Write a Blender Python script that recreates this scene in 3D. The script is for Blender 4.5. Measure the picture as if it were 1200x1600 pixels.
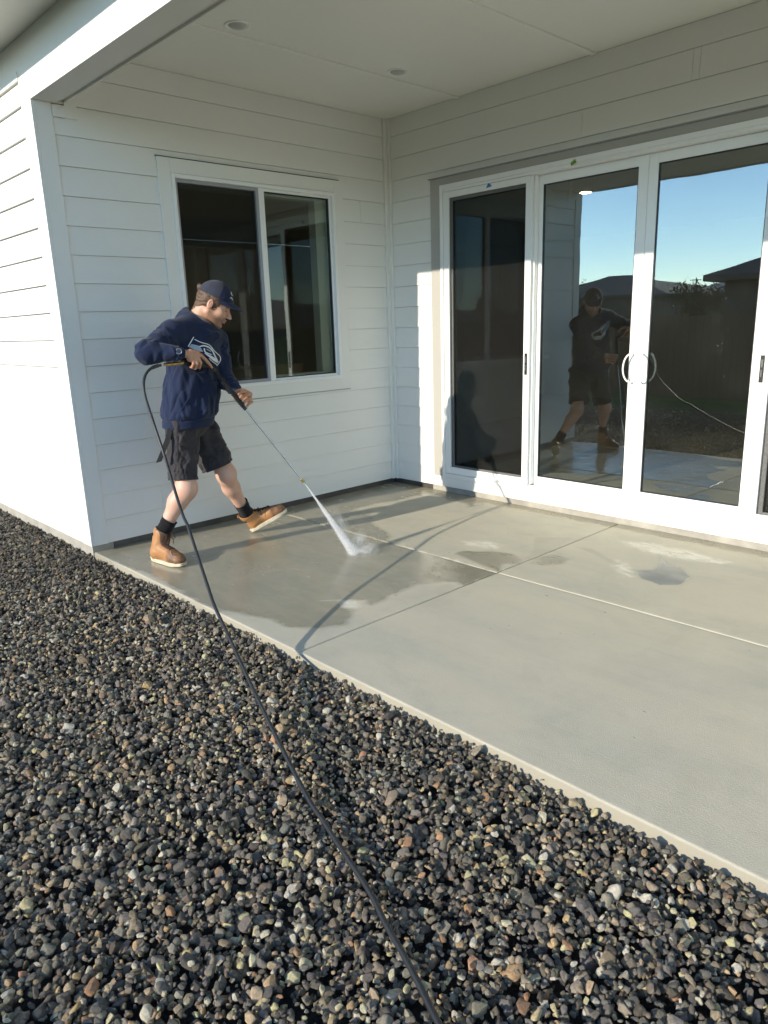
import bpy, bmesh, math, random
import numpy as np
from mathutils import Vector, Matrix
from mathutils.bvhtree import BVHTree
R_ = math.radians
for o in list(bpy.data.objects): bpy.data.objects.remove(o, do_unlink=True)
scene = bpy.context.scene
COL = scene.collection

# ------------------------------------------------------------------ camera
CAM = np.array([5.14340, -4.98135, 1.5424])
CR = np.array([0.6882156, 0.7248275, -0.0313742])
CU = np.array([-0.1605196, 0.1942994, 0.9677196])
CF = np.array([-0.7075258, 0.6609635, -0.2500689])
FPX = 1138.94
cam = bpy.data.cameras.new('camera'); camo = bpy.data.objects.new('camera', cam); COL.objects.link(camo)
M = Matrix(((CR[0], CU[0], -CF[0], CAM[0]), (CR[1], CU[1], -CF[1], CAM[1]), (CR[2], CU[2], -CF[2], CAM[2]), (0, 0, 0, 1)))
camo.matrix_world = M
cam.sensor_fit = 'HORIZONTAL'; cam.sensor_width = 36; cam.lens = 36*FPX/1200
cam.clip_start = .05; cam.clip_end = 12000
scene.camera = camo
# ------------------------------------------------------------------ sky, sun, exposure
SUN_EL = 17.8; LH = Vector((0.1119, 0.9937))        # horizontal travel of the light
world = bpy.data.worlds.new('World'); scene.world = world; world.use_nodes = True
nt = world.node_tree
sky = nt.nodes.new('ShaderNodeTexSky'); sky.sky_type = 'NISHITA'; sky.sun_disc = False
sky.sun_elevation = R_(SUN_EL); sky.sun_rotation = math.atan2(-LH.x, -LH.y); sky.air_density = .75; sky.dust_density = 0; sky.ozone_density = 2.2
bg = nt.nodes['Background']; bg.inputs['Strength'].default_value = .15
tint = nt.nodes.new('ShaderNodeMix'); tint.data_type = 'RGBA'; tint.blend_type = 'MULTIPLY'; tint.inputs[0].default_value = 1; tint.inputs[7].default_value = (1.05, 1.0, .91, 1)
nt.links.new(sky.outputs[0], tint.inputs[6]); nt.links.new(tint.outputs[2], bg.inputs[0])
sl = bpy.data.lights.new('sun', 'SUN'); sl.energy = 2.05; sl.angle = R_(.55); sl.color = (1, .9, .75)
so = bpy.data.objects.new('sun', sl); COL.objects.link(so)
ce = math.cos(R_(SUN_EL))
LDIR = Vector((LH.x*ce, LH.y*ce, -math.sin(R_(SUN_EL))))
so.rotation_euler = LDIR.to_track_quat('-Z', 'Y').to_euler(); so.location = (0, -10, 8)
scene.view_settings.view_transform = 'Standard'; scene.view_settings.look = 'None'
scene.view_settings.exposure = 1.5; scene.view_settings.gamma = 1
scene.render.engine = 'CYCLES'
scene.cycles.max_bounces = 10; scene.cycles.diffuse_bounces = 5; scene.cycles.glossy_bounces = 5
scene.cycles.transparent_max_bounces = 24; scene.cycles.volume_bounces = 3

def unproj(px, py, x):                              # the point at world x seen through a pixel of the 1200 px photo
    d = CF*FPX + CR*(px-600) - CU*(py-800); t = (x-CAM[0])/d[0]
    return CAM + d*t

# ------------------------------------------------------------------ node helpers
def mat(name, col=(.5, .5, .5), rough=.6, metal=0, spec=.5):
    m = bpy.data.materials.new(name); m.use_nodes = True
    b = m.node_tree.nodes['Principled BSDF']
    b.inputs['Base Color'].default_value = (*col, 1); b.inputs['Roughness'].default_value = rough
    b.inputs['Metallic'].default_value = metal; b.inputs['Specular IOR Level'].default_value = spec
    return m
class NB:
    def __init__(s, m): s.m = m; s.t = m.node_tree; s.b = s.t.nodes.get('Principled BSDF'); s._o = None
    def n(s, typ, **k):
        x = s.t.nodes.new(typ)
        for a, v in k.items(): setattr(x, a, v)
        return x
    def l(s, a, b): s.t.links.new(a, b)
    def val(s, sock, v):
        if hasattr(v, 'links') or isinstance(v, bpy.types.NodeSocket): s.l(v, sock)
        else: sock.default_value = v
    def obj(s, scale=(1, 1, 1), rot=(0, 0, 0)):
        tc = s.n('ShaderNodeTexCoord'); mp = s.n('ShaderNodeMapping')
        mp.inputs['Scale'].default_value = scale; mp.inputs['Rotation'].default_value = rot
        s.l(tc.outputs['Object'], mp.inputs[0]); return mp.outputs[0]
    def noise(s, vec, scale, detail=4, rough=.55, dist=0):
        x = s.n('ShaderNodeTexNoise'); s.l(vec, x.inputs['Vector']); x.inputs['Scale'].default_value = scale
        x.inputs['Detail'].default_value = detail; x.inputs['Roughness'].default_value = rough; x.inputs['Distortion'].default_value = dist
        return x.outputs['Fac']
    def ramp(s, f, pts):
        x = s.n('ShaderNodeValToRGB'); s.l(f, x.inputs[0]); e = x.color_ramp.elements
        while len(e) < len(pts): e.new(.5)
        for i, (p, c) in enumerate(pts):
            e[i].position = p; e[i].color = (*c, 1) if len(c) == 3 else c
        return x.outputs[0]
    def mr(s, f, a, b, c, d):
        x = s.n('ShaderNodeMapRange'); s.l(f, x.inputs[0])
        for i, v in enumerate((a, b, c, d)): x.inputs[i+1].default_value = v
        return x.outputs[0]
    def mix(s, f, a, b, mode='MIX'):
        x = s.n('ShaderNodeMix', data_type='RGBA', blend_type=mode)
        s.val(x.inputs[0], f)
        for sock, v in ((x.inputs[6], a), (x.inputs[7], b)):
            if isinstance(v, tuple): sock.default_value = (*v, 1) if len(v) == 3 else v
            else: s.l(v, sock)
        return x.outputs[2]
    def math(s, op, a, b=0., c=None):
        x = s.n('ShaderNodeMath', operation=op); s.val(x.inputs[0], a); s.val(x.inputs[1], b)
        if c is not None: s.val(x.inputs[2], c)
        return x.outputs[0]
    def bump(s, h, dist=.002, strength=1., prev=None):
        x = s.n('ShaderNodeBump'); s.l(h, x.inputs['Height']); x.inputs['Distance'].default_value = dist; x.inputs['Strength'].default_value = strength
        if prev is not None: s.l(prev, x.inputs['Normal'])
        return x.outputs[0]
    def attr(s, name, typ='GEOMETRY'):
        x = s.n('ShaderNodeAttribute', attribute_name=name); x.attribute_type = typ; return x

# ------------------------------------------------------------------ mesh helpers
class MB:
    def __init__(s): s.v = []; s.f = []
    def add(s, vs, fs):
        k = len(s.v); s.v += [tuple(map(float, v)) for v in vs]; s.f += [tuple(i+k for i in f) for f in fs]
    def box(s, a, b):
        x0, y0, z0 = (min(a[i], b[i]) for i in range(3)); x1, y1, z1 = (max(a[i], b[i]) for i in range(3))
        s.add([(x0,y0,z0),(x1,y0,z0),(x1,y1,z0),(x0,y1,z0),(x0,y0,z1),(x1,y0,z1),(x1,y1,z1),(x0,y1,z1)],
              [(0,3,2,1),(4,5,6,7),(0,1,5,4),(1,2,6,5),(2,3,7,6),(3,0,4,7)])
    def quad(s, *p): s.add(p, [tuple(range(len(p)))])
    def tube(s, pts, rad, n=10, cap=True, closed=False):
        P = [Vector(p) for p in pts]; L = len(P)
        rs = rad if hasattr(rad, '__len__') else [rad]*L
        up = None; rings = []
        for i in range(L):
            if closed: t = (P[(i+1) % L]-P[i-1]).normalized()
            else: t = (P[min(i+1, L-1)]-P[max(i-1, 0)]).normalized()
            if up is None: up = t.orthogonal().normalized()
            up = (up-t*up.dot(t)).normalized(); w = t.cross(up)
            rings.append([P[i]+(up*math.cos(2*math.pi*k/n)+w*math.sin(2*math.pi*k/n))*rs[i] for k in range(n)])
        vs = [v for r in rings for v in r]; fs = []
        for i in range(L if closed else L-1):
            j = (i+1) % L
            for k in range(n): fs.append((i*n+k, i*n+(k+1) % n, j*n+(k+1) % n, j*n+k))
        if cap and not closed:
            fs.append(tuple(reversed(range(n)))); fs.append(tuple((L-1)*n+k for k in range(n)))
        s.add(vs, fs)
    def lathe(s, c, ax, prof, n=20):                  # prof: (along axis, radius)
        ax = Vector(ax).normalized(); u = ax.orthogonal().normalized(); w = ax.cross(u); c = Vector(c)
        vs = [c+ax*a+(u*math.cos(2*math.pi*k/n)+w*math.sin(2*math.pi*k/n))*r for a, r in prof for k in range(n)]
        fs = [(i*n+k, i*n+(k+1) % n, (i+1)*n+(k+1) % n, (i+1)*n+k) for i in range(len(prof)-1) for k in range(n)]
        fs.append(tuple(reversed(range(n)))); fs.append(tuple((len(prof)-1)*n+k for k in range(n)))
        s.add(vs, fs)
    def build(s, name, m, parent=None, smooth=False, bevel=0, ang=40, fixn=True):
        me = bpy.data.meshes.new(name); me.from_pydata(s.v, [], s.f)
        if fixn:
            bm = bmesh.new(); bm.from_mesh(me); bmesh.ops.recalc_face_normals(bm, faces=bm.faces); bm.to_mesh(me); bm.free()
        me.materials.append(m); o = bpy.data.objects.new(name, me); COL.objects.link(o)
        if parent is not None: o.parent = parent
        if smooth:
            me.polygons.foreach_set('use_smooth', [True]*len(me.polygons))
            if ang < 180: me.set_sharp_from_angle(angle=R_(ang))
        if bevel:
            b = o.modifiers.new('bevel', 'BEVEL'); b.width = bevel; b.segments = 2; b.limit_method = 'ANGLE'; b.angle_limit = R_(50); b.harden_normals = False
        return o
def npmesh(name, V, F, m, parent=None, smooth=True):
    me = bpy.data.meshes.new(name); V = np.asarray(V, np.float32); F = np.asarray(F, np.int32); k = F.shape[1]
    me.vertices.add(len(V)); me.vertices.foreach_set('co', V.ravel())
    me.loops.add(F.size); me.loops.foreach_set('vertex_index', F.ravel())
    me.polygons.add(len(F)); me.polygons.foreach_set('loop_start', np.arange(len(F), dtype=np.int32)*k)
    me.polygons.foreach_set('loop_total', np.full(len(F), k, np.int32))
    me.polygons.foreach_set('use_smooth', np.full(len(F), smooth))
    me.update(calc_edges=True); me.validate()
    if m: me.materials.append(m)
    o = bpy.data.objects.new(name, me); COL.objects.link(o)
    if parent is not None: o.parent = parent
    return o
def tag(o, label=None, cat=None, group=None, kind=None):
    for k, v in (('label', label), ('category', cat), ('group', group), ('kind', kind)):
        if v: o[k] = v
    return o
def empty(name, loc, label=None, cat=None, group=None):
    o = bpy.data.objects.new(name, None); COL.objects.link(o); o.location = loc; o.empty_display_size = .1
    tag(o, label, cat, group); return o
def under(child, parent):                             # keep world place, parents are unrotated empties
    child.parent = parent; child.matrix_parent_inverse = Matrix.Translation(parent.location).inverted(); return child
def bx(name, a, b, m, parent, bevel=0):
    q = MB(); q.box(a, b); o = q.build(name, m, bevel=bevel); return put(o, parent)
def put(o, parent):
    if parent is None: return o
    p = Vector((0, 0, 0)); q = parent
    while q is not None: p += q.location; q = q.parent
    o.parent = parent; o.data.transform(Matrix.Translation(-p)); return o

# ------------------------------------------------------------------ materials of the house
def siding_mat(name, col, grain=(1, 1, 1)):
    m = mat(name, col, .42); n = NB(m)
    v = n.obj(grain); g = n.noise(v, 9, 6, .62, .6)
    v2 = n.obj((1, 1, 1)); lo = n.noise(v2, 1.3, 3)
    n.l(n.mix(n.mr(lo, .35, .7, 0, .35), tuple(c for c in col), tuple(c*.93 for c in col)), n.b.inputs['Base Color'])
    n.l(n.bump(g, .0016, .5), n.b.inputs['Normal'])
    n.l(n.mr(g, .3, .7, .36, .55), n.b.inputs['Roughness'])
    return m
WHITE = (.80, .795, .75)
m_sidA = siding_mat('white_siding_paint_y', WHITE, (14, 1.6, 14))
m_sidB = siding_mat('white_siding_paint_x', WHITE, (1.6, 14, 14))
m_trim = siding_mat('white_trim_paint', WHITE, (4, 4, 4))
m_dtrim = siding_mat('greige_trim_paint', (.43, .415, .375), (3, 3, 3))
m_ceil = siding_mat('white_soffit_paint', (.82, .815, .755), (2, 2, 2))
m_vinyl = mat('white_vinyl', (.84, .84, .81), .28)
m_vin2 = mat('grey_vinyl_liner', (.33, .335, .35), .4)
m_black = mat('black_gasket', (.012, .012, .013), .4)
m_steel = mat('brushed_steel', (.75, .75, .74), .25, 1)
m_chrome = mat('dull_chrome', (.62, .61, .58), .22, 1)
m_found = mat('foundation_concrete', (.3, .29, .26), .85); n = NB(m_found)
v = n.obj(); f1 = n.noise(v, 7, 6); f2 = n.noise(v, 90, 3)
n.l(n.ramp(f1, [(.3, (.29, .275, .24)), (.7, (.43, .41, .35))]), n.b.inputs['Base Color']); n.l(n.bump(f2, .003, .8), n.b.inputs['Normal'])
m_foundwet = mat('wet_foundation_concrete', (.06, .057, .05), .3); n = NB(m_foundwet)
v = n.obj(); f1 = n.noise(v, 7, 6); f2 = n.noise(v, 90, 3)
n.l(n.ramp(f1, [(.3, (.045, .042, .037)), (.7, (.10, .095, .08))]), n.b.inputs['Base Color']); n.l(n.bump(f2, .002, .6), n.b.inputs['Normal'])
def glass_mat(name, tint=(.62, .64, .58), k=2.4, base=.03, dust=0.0, wav=.00022):
    m = bpy.data.materials.new(name); m.use_nodes = True; t = m.node_tree
    for x in list(t.nodes): t.nodes.remove(x)
    n = NB(m); out = n.n('ShaderNodeOutputMaterial'); tr = n.n('ShaderNodeBsdfTransparent'); gl = n.n('ShaderNodeBsdfGlossy'); mx = n.n('ShaderNodeMixShader')
    tr.inputs[0].default_value = (*tint, 1); gl.inputs['Roughness'].default_value = 0.004; gl.inputs[0].default_value = (.84, .93, 1, 1)
    fr = n.n('ShaderNodeFresnel'); fr.inputs[0].default_value = 1.5
    fac = n.math('MINIMUM', n.math('MULTIPLY_ADD', fr.outputs[0], k, base), .9)
    v = n.obj(); w = n.noise(v, 1.6, 1.5)
    n.l(n.bump(w, .02, .06), gl.inputs['Normal'])
    n.l(fac, mx.inputs[0]); n.l(tr.outputs[0], mx.inputs[1]); n.l(gl.outputs[0], mx.inputs[2])
    last = mx
    if dust:
        df = n.n('ShaderNodeBsdfDiffuse'); df.inputs[0].default_value = (.75, .75, .7, 1)
        vo = n.n('ShaderNodeTexVoronoi'); n.l(v, vo.inputs[0]); vo.inputs['Scale'].default_value = 34
        rnd = n.n('ShaderNodeSeparateColor'); n.l(vo.outputs['Color'], rnd.inputs[0])
        thr = n.math('MULTIPLY', n.mr(rnd.outputs[0], .72, 1, 0, .12), n.mr(n.noise(v, 1.1, 2), .42, .7, .15, 1))
        spot = n.math('LESS_THAN', vo.outputs['Distance'], thr)
        film = n.mr(n.noise(v, 2.2, 4), .45, .8, 0.003, .011)
        fd = n.math('MAXIMUM', n.math('MULTIPLY', spot, dust), film)
        m2 = n.n('ShaderNodeMixShader'); n.l(fd, m2.inputs[0]); n.l(mx.outputs[0], m2.inputs[1]); n.l(df.outputs[0], m2.inputs[2]); last = m2
    n.l(last.outputs[0], out.inputs[0]); return m
m_glassD = glass_mat('door_glass', (.78, .80, .73), 2.6, .05, .5)
m_glassW = glass_mat('window_glass', (.84, .86, .80), 1.2, .01, 0)
m_screen = bpy.data.materials.new('insect_screen'); m_screen.use_nodes = True; n = NB(m_screen); t = n.t
for x in list(t.nodes): t.nodes.remove(x)
out = n.n('ShaderNodeOutputMaterial'); tr = n.n('ShaderNodeBsdfTransparent'); df = n.n('ShaderNodeBsdfDiffuse'); mx = n.n('ShaderNodeMixShader')
df.inputs[0].default_value = (.02, .02, .019, 1)
n.l(tr.outputs[0], mx.inputs[1]); n.l(df.outputs[0], mx.inputs[2])
v = n.obj((1, 1, 1)); nz = n.noise(v, 260, 2); n.l(n.mr(nz, .3, .7, .28, .44), mx.inputs[0]); n.l(mx.outputs[0], out.inputs[0])

# ------------------------------------------------------------------ the house
D = 3.0626; E_ = .1826; Z0 = .2255; CE = 3.297; SOF = 3.322
house = empty('house', (0, 0, 0), 'new white house with lap siding, covered patio corner and glass sliding doors', 'house')
ODOOR = (.549, 4.475, .055, 2.715); OWIN = (-2.273, -.555, .972, 2.737)
def siding(name, axis, u0, u1, z0, z1, opening, m, seed, joints, gap=.0026, lip=0.):
    """lap boards on the plane axis=const; u runs along the wall, boards lean out at the bottom"""
    rnd = random.Random(seed); q = MB()
    lines = [z0]+[Z0+E_*k for k in range(-1, 30) if z0+.02 < Z0+E_*k < z1-.01]+[z1]
    def P(u, off, z):
        return (off, u, z) if axis == 'x' else (u, -off, z)
    for bi in range(len(lines)-1):
        a, b = lines[bi], lines[bi+1]; base = Z0+E_*math.floor((a-Z0+.001)/E_)
        wob = rnd.uniform(-.0007, .0007)
        off = lambda z: .0115+lip+wob-(.0092+lip)*min(1, max(0, (z-base)/E_))
        zs = [a, b]
        if opening: zs += [z for z in opening[2:4] if a < z < b]
        zs = sorted(zs)
        for zi in range(len(zs)-1):
            za, zb = zs[zi], zs[zi+1]; zm = (za+zb)/2; segs = [(u0, u1)]
            if opening and opening[2] < zm < opening[3]:
                segs = [(u0, opening[0]), (opening[1], u1)]
            cuts = [c for c, k in joints if k == bi]
            out = []
            for s, e in segs:
                for c in sorted(cuts):
                    if s < c < e: out.append((s, c-.001)); s = c+.001
                out.append((s, e))
            for s, e in out:
                if e-s < .003: continue
                N = max(1, int((e-s)/.4)); us = [s+(e-s)*i/N for i in range(N+1)]
                w = [rnd.uniform(-.0006, .0006) for _ in us]
                vs = []; fs = []
                for i, u in enumerate(us):
                    vs += [P(u, off(za)+w[i], za+(w[i]*1.2 if za == a else 0)), P(u, off(zb), zb), P(u, -.002, za)]
                if zb == b and b-a > .05:                # the dark gap under the next lap
                    for i, u in enumerate(us): vs[i*3+1] = P(u, off(zb-gap), zb-gap)
                    q.add([P(us[0], off(zb-gap), zb-gap), P(us[-1], off(zb-gap), zb-gap), P(us[-1], -.008, zb-gap+.0007), P(us[0], -.008, zb-gap+.0007)], [(0, 1, 2, 3)])
                for i in range(N):
                    j = i*3; fs.append((j, j+3, j+4, j+1))
                    if za == a: fs.append((j+2, j+5, j+3, j))
                q.add(vs, fs)
                if s != segs[0][0] or True:
                    q.add([P(s, -.002, za), P(s, off(za), za), P(s, off(zb), zb), P(s, -.002, zb)], [(0, 1, 2, 3)])
                    q.add([P(e, -.002, za), P(e, off(za), za), P(e, off(zb), zb), P(e, -.002, zb)], [(0, 1, 2, 3)])
    o = q.build(name, m, fixn=False); return put(o, house)
# backing walls (boxes round the openings); wall planes are x = 0 and y = 0
def wall_boxes(axis, u0, u1, z0, z1, op, t0, t1):
    q = MB()
    B = lambda a, b, c, d: q.box((t0, a, c), (t1, b, d)) if axis == 'x' else q.box((a, t0, c), (b, t1, d))
    if op:
        B(u0, op[0], z0, z1); B(op[1], u1, z0, z1); B(op[0], op[1], op[3], z1)
        if op[2] > z0+.01: B(op[0], op[1], z0, op[2])
    else: B(u0, u1, z0, z1)
    return q
WO = (-2.175, -.66, 1.08, 2.632); DO = (.666, 4.358, .15, 2.655)
m_int = mat('interior_wall_paint', (.58, .56, .48), .8)
m_back = mat('wall_sheathing', (.55, .55, .52), .8)
w_l = put(wall_boxes('x', -D+.15, -.002, .055, 3.45, WO, -.15, -.004).build('wall', m_back), house)
w_b = put(wall_boxes('y', -.15, 9, .055, 3.45, DO, .004, .15).build('wall', m_back), house)
w_o = put(wall_boxes('y', -9, -.0, .055, 3.45, None, -D+.004, -D+.15).build('wall', m_back), house)
siding('lap_siding', 'x', -2.962, -.062, .052, CE, OWIN, m_sidA, 3, [(-.35, 13), (-2.5, 1)])
siding('lap_siding', 'y', .062, 9, .052, CE, ODOOR, m_sidB, 4, [(2.007, 15), (2.837, 16), (2.79, 16), (5.2, 15), (6.1, 16), (7.3, 14)])
# outer wall, facing the yard
q0 = siding('lap_siding', 'y', -9, -.15, .052, 3.10, None, m_sidB, 5, [(-.95, 4), (-.72, 3), (-.9, 2), (-1.9, 5), (-2.7, 6), (-2.2, 1), (-.55, 0)], gap=.0085, lip=.0075)
q0.location = (0, -D, 0)
bx('corner_board', (-.149, -D-.022, .05), (.018, -D+.0, 2.9628), m_trim, house, .002)
bx('corner_board', (.0, -D+.0005, .05), (.0178, -2.96, 2.9628), m_trim, house, .002)
bx('corner_board', (.0, -.061, .05), (.028, -.0005, CE), m_trim, house, .002)
bx('corner_board', (.0285, -.028, .05), (.061, -.0008, CE), m_trim, house, .002)
bx('trim_block', (.0, -2.8795, 2.885), (.019, -2.80, CE), m_trim, house, .001)
bx('trim_block', (.0182, -2.9595, 2.885), (.0201, -2.88, 2.955), m_trim, house)
bx('frieze_board', (-9, -D-.024, 3.1005), (-.1495, -D, 3.1565), m_trim, house, .001)
bx('frieze_board', (-9, -D-.016, 3.157), (9, -D, SOF+.02), m_trim, house)
q = MB(); q.box((-.149, -D-.021, 2.9632), (9, -D+.13, 3.0995)); q.box((-.149, -D-.019, 3.1005), (9, -D+.1, 3.1565)); q.box((.0185, -D+.1305, 2.985), (9, -2.88, CE+.02)); q.box((.0185, -2.8798, 2.972), (9, -2.865, CE+.02))
put(q.build('porch_beam', m_trim, bevel=.002), house)
# ceiling panels with battens
q = MB(); q.box((.0, -2.86, CE), (9, .0, CE+.03))
ceil = put(q.build('ceiling', m_ceil), house)
for x in (.845, 2.085, 3.305, 4.525, 5.745, 6.965):
    q = MB(); q.box((x-.021, -2.86, CE-.013), (x+.021, -.005, CE-.0005)); put(q.build('batten', m_ceil, bevel=.002), ceil)
m_lens = mat('frosted_lens', (.45, .45, .42), .35)
for x, y in ((.99, -2.17), (.985, -.82), (3.6, -2.17), (3.6, -.82)):
    q = MB(); q.lathe((x, y, CE-.0005), (0, 0, -1), [(0, .078), (.006, .078), (.008, .072), (.004, .060), (.0015, .056)], 36)
    r = put(q.build('recessed_light', m_vinyl, smooth=True), ceil)
    q = MB(); q.lathe((x, y, CE-.002), (0, 0, -1), [(0, .056), (.002, .054), (.010, .040), (.013, .015), (.0135, .002)], 30); put(q.build('lens', m_lens, smooth=True), r)
# eave over the yard side
m_fascia = siding_mat('fascia_paint', (.74, .73, .68), (2, 2, 2))
bx('soffit', (-9, -3.60, SOF), (9, -D-.0165, SOF+.02), m_ceil, house)
bx('fascia', (-9, -3.63, SOF-.03), (9, -3.6005, SOF+.17), m_fascia, house, .002)
m_roof = mat('roof_shingle', (.10, .095, .09), .9)
q = MB(); q.add([(-9, -3.68, 3.50), (9, -3.68, 3.50), (9, 3, 6.2), (-9, 3, 6.2), (-9, -3.68, 3.47), (9, -3.68, 3.47), (9, 9, 3.45), (-9, 9, 3.45)], [(0, 1, 2, 3), (4, 5, 1, 0), (3, 2, 6, 7), (0, 3, 7, 4), (1, 5, 6, 2)])
put(q.build('roof', m_roof), house)
# foundations
bx('foundation', (-9, -D-.006, -.3), (-.03, -D+.15, .0495), m_found, house)
q = MB(); q.box((-.03, -D-.006, -.3), (-.012, -D+.15, .0495)); put(q.build('foundation', m_found), house)
q = MB(); q.box((-.15, -D+.151, -.3), (-.0105, .0, .0515)); q.box((-.0105, .0085, -.3), (.5, .15, .0515)); put(q.build('foundation', m_foundwet), house)
q = MB(); q.box((.501, .0095, -.3), (9, .15, .0515)); put(q.build('foundation', m_found), house)

# --- kitchen window
def frame4(q, ax, u0, u1, z0, z1, w, t0, t1, wb=None, wt=None, wl=None, wr=None):
    wb = wb or w; wt = wt or w; wl = wl or w; wr = wr or w
    B = (lambda a, b, c, d: q.box((t0, a, c), (t1, b, d))) if ax == 'x' else (lambda a, b, c, d: q.box((a, -t1, c), (b, -t0, d)))
    B(u0, u0+wl, z0, z1); B(u1-wr, u1, z0, z1); B(u0+wl, u1-wr, z0, z0+wb); B(u0+wl, u1-wr, z1-wt, z1)
win = empty('window', (0, 0, 0)); win.parent = house
def part(q, name, m, parent, bevel=.0, smooth=False):
    return put(q.build(name, m, bevel=bevel, smooth=smooth), parent)
q = MB(); frame4(q, 'x', -2.273, -.56, .98, 2.735, .1, .0005, .020); part(q, 'trim', m_trim, win, .0015)
q = MB(); q.box((.0005, -2.278, 2.7355), (.0225, -.60, 2.7395)); part(q, 'flashing', m_black, win)
q = MB(); frame4(q, 'x', -2.175, -.66, 1.08, 2.632, .028, -.07, .030); q.box((-.07, -1.425, 1.108), (.012, -1.385, 2.604)); part(q, 'frame', m_vinyl, win, .002)
q = MB(); frame4(q, 'x', -2.147, -1.4255, 1.108, 2.604, .024, -.03, .008); part(q, 'screen_frame', m_vin2, win, .001)
q = MB(); q.box((-.012, -2.123, 1.132), (-.011, -1.4495, 2.580)); part(q, 'insect_screen', m_screen, win)
q = MB(); frame4(q, 'x', -1.3845, -.688, 1.108, 2.604, .018, -.04, .0); part(q, 'sash', m_vinyl, win, .001)
q = MB(); frame4(q, 'x', -1.3665, -.706, 1.126, 2.586, .006, -.034, -.006); part(q, 'gasket', m_black, win)
q = MB(); q.box((-.022, -1.3605, 1.132), (-.018, -.712, 2.58)); part(q, 'pane', m_glassW, win)
q = MB(); q.box((-.048, -2.12, 1.13), (-.044, -1.43, 2.58)); part(q, 'pane', m_glassW, win)
q = MB(); frame4(q, 'x', -2.16, -.675, 1.095, 2.617, .11, -.16, -.0705, .05, .05, .05, .13); part(q, 'jamb_liner', m_vinyl, win)

# --- sliding door, four leaves
door = empty('sliding_door', (0, 0, 0)); door.parent = house
q = MB(); q.box((.549, -.026, .152), (.6655, 0, 2.715)); q.box((4.3585, -.026, .152), (4.475, 0, 2.715)); q.box((.666, -.026, 2.656), (4.358, 0, 2.715)); part(q, 'trim', m_dtrim, door, .0015)
q = MB(); q.box((.54, -.045, 2.7155), (4.485, -.0, 2.722)); part(q, 'drip_cap', m_vin2, door)
q = MB(); q.box((.549, -.024, .057), (4.475, 0, .150)); part(q, 'kick_board', m_trim, door, .0015)
q = MB()
q.box((.666, -.040, .1525), (.698, .13, 2.655)); q.box((4.326, -.040, .1525), (4.358, .13, 2.655)); q.box((.698, -.040, 2.619), (4.326, .13, 2.655))
q.box((.698, -.034, 2.598), (4.326, .12, 2.6185)); q.box((.698, -.040, .1525), (4.326, .13, .172)); q.box((.698, -.046, .172), (4.326, -.033, .186)); q.box((.698, -.012, .172), (4.326, .0, .195)); q.box((.698, .05, .172), (4.326, .06, .2))
q.box((.698, -.031, .172), (4.326, -.013, .179))
part(q, 'frame', m_vinyl, door, .002)
def leaf(x0, x1, gl, gr, yf, yb, zb=.197, zt=2.597, gz0=.262, gz1=2.53):
    q = MB(); frame4(q, 'y', x0, x1, zb, zt, .06, -yb, -yf, gz0-zb, zt-gz1, gl-x0, x1-gr); lf = part(q, 'door_leaf', m_vinyl, door, .003)
    q = MB(); frame4(q, 'y', gl+.0005, gr-.0005, gz0+.0005, gz1-.0005, .006, -(yf+.030), -(yf+.008)); part(q, 'gasket', m_black, lf)
    q = MB(); q.box((gl+.006, yf+.016, gz0+.006), (gr-.006, yf+.020, gz1-.006)); part(q, 'pane', m_glassD, lf)
    return lf
leaf(.701, 1.62, .776, 1.565, -.0, .042, .197, 2.597, .262, 2.525)
leaf(1.60, 2.505, 1.655, 2.432, .044, .088)
leaf(2.5065, 3.42, 2.575, 3.290, .044, .088)
leaf(3.40, 4.323, 3.46, 4.25, -.0, .042)
for x0, x1, g0, g1 in ((.7005, 1.606, .760, 1.548), (3.352, 4.3235, 3.43, 4.262)):
    q = MB(); frame4(q, 'y', x0, x1, .187, 2.596, .05, .0045, .030, .062, .048, g0-x0, x1-g1); lf = part(q, 'screen_door', m_vinyl, door, .003)
    q = MB(); q.box((g0, -.017, .2495), (g1, -.016, 2.5475)); part(q, 'insect_screen', m_screen, lf)
    xl = x1-.030 if x0 < 2 else x0+.03
    q = MB(); q.box((xl-.013, -.0335, 1.105), (xl+.013, -.0305, 1.275)); l = part(q, 'latch', m_black, lf, .006)
    q = MB(); q.box((xl-.005, -.038, 1.14), (xl+.005, -.034, 1.185)); q.box((xl-.006, -.036, 1.20), (xl+.006, -.034, 1.25)); part(q, 'latch_lever', m_chrome, l) if False else put(q.build('latch_lever', m_chrome), lf)
for x, sd_ in ((2.474, -1), (2.540, 1)):
    pts = []
    for k in range(21):
        a = math.pi*k/20; pts.append((x+sd_*.050*math.sin(a), .040-.062*math.sin(a)**.35, 1.175+.103*math.cos(a)))
    q = MB(); q.tube(pts, .0062, 10); q.box((x-.009, .037, 1.265), (x+.009, .0435, 1.285)); q.box((x-.009, .037, 1.065), (x+.009, .0435, 1.085)); part(q, 'handle', m_vinyl, door, smooth=True)
m_tg = mat('green_tape', (.16, .30, .04), .6); m_tb = mat('blue_tape', (.02, .16, .42), .6)
q = MB(); q.add([(1.955, -.0465, 2.598), (2.0, -.050, 2.618), (1.985, -.048, 2.64), (1.945, -.0415, 2.622)], [(0, 1, 2, 3)]); o = part(q, 'tape_strip', m_tg, door); o['label'] = 'scrap of green tape above the second door leaf'
q = MB(); q.add([(1.165, -.034, 2.565), (1.225, -.036, 2.572), (1.205, -.040, 2.592), (1.185, -.034, 2.60)], [(0, 1, 2, 3)]); o = part(q, 'tape_strip', m_tb, door); o['label'] = 'scrap of blue tape on top of the left screen door'

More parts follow.
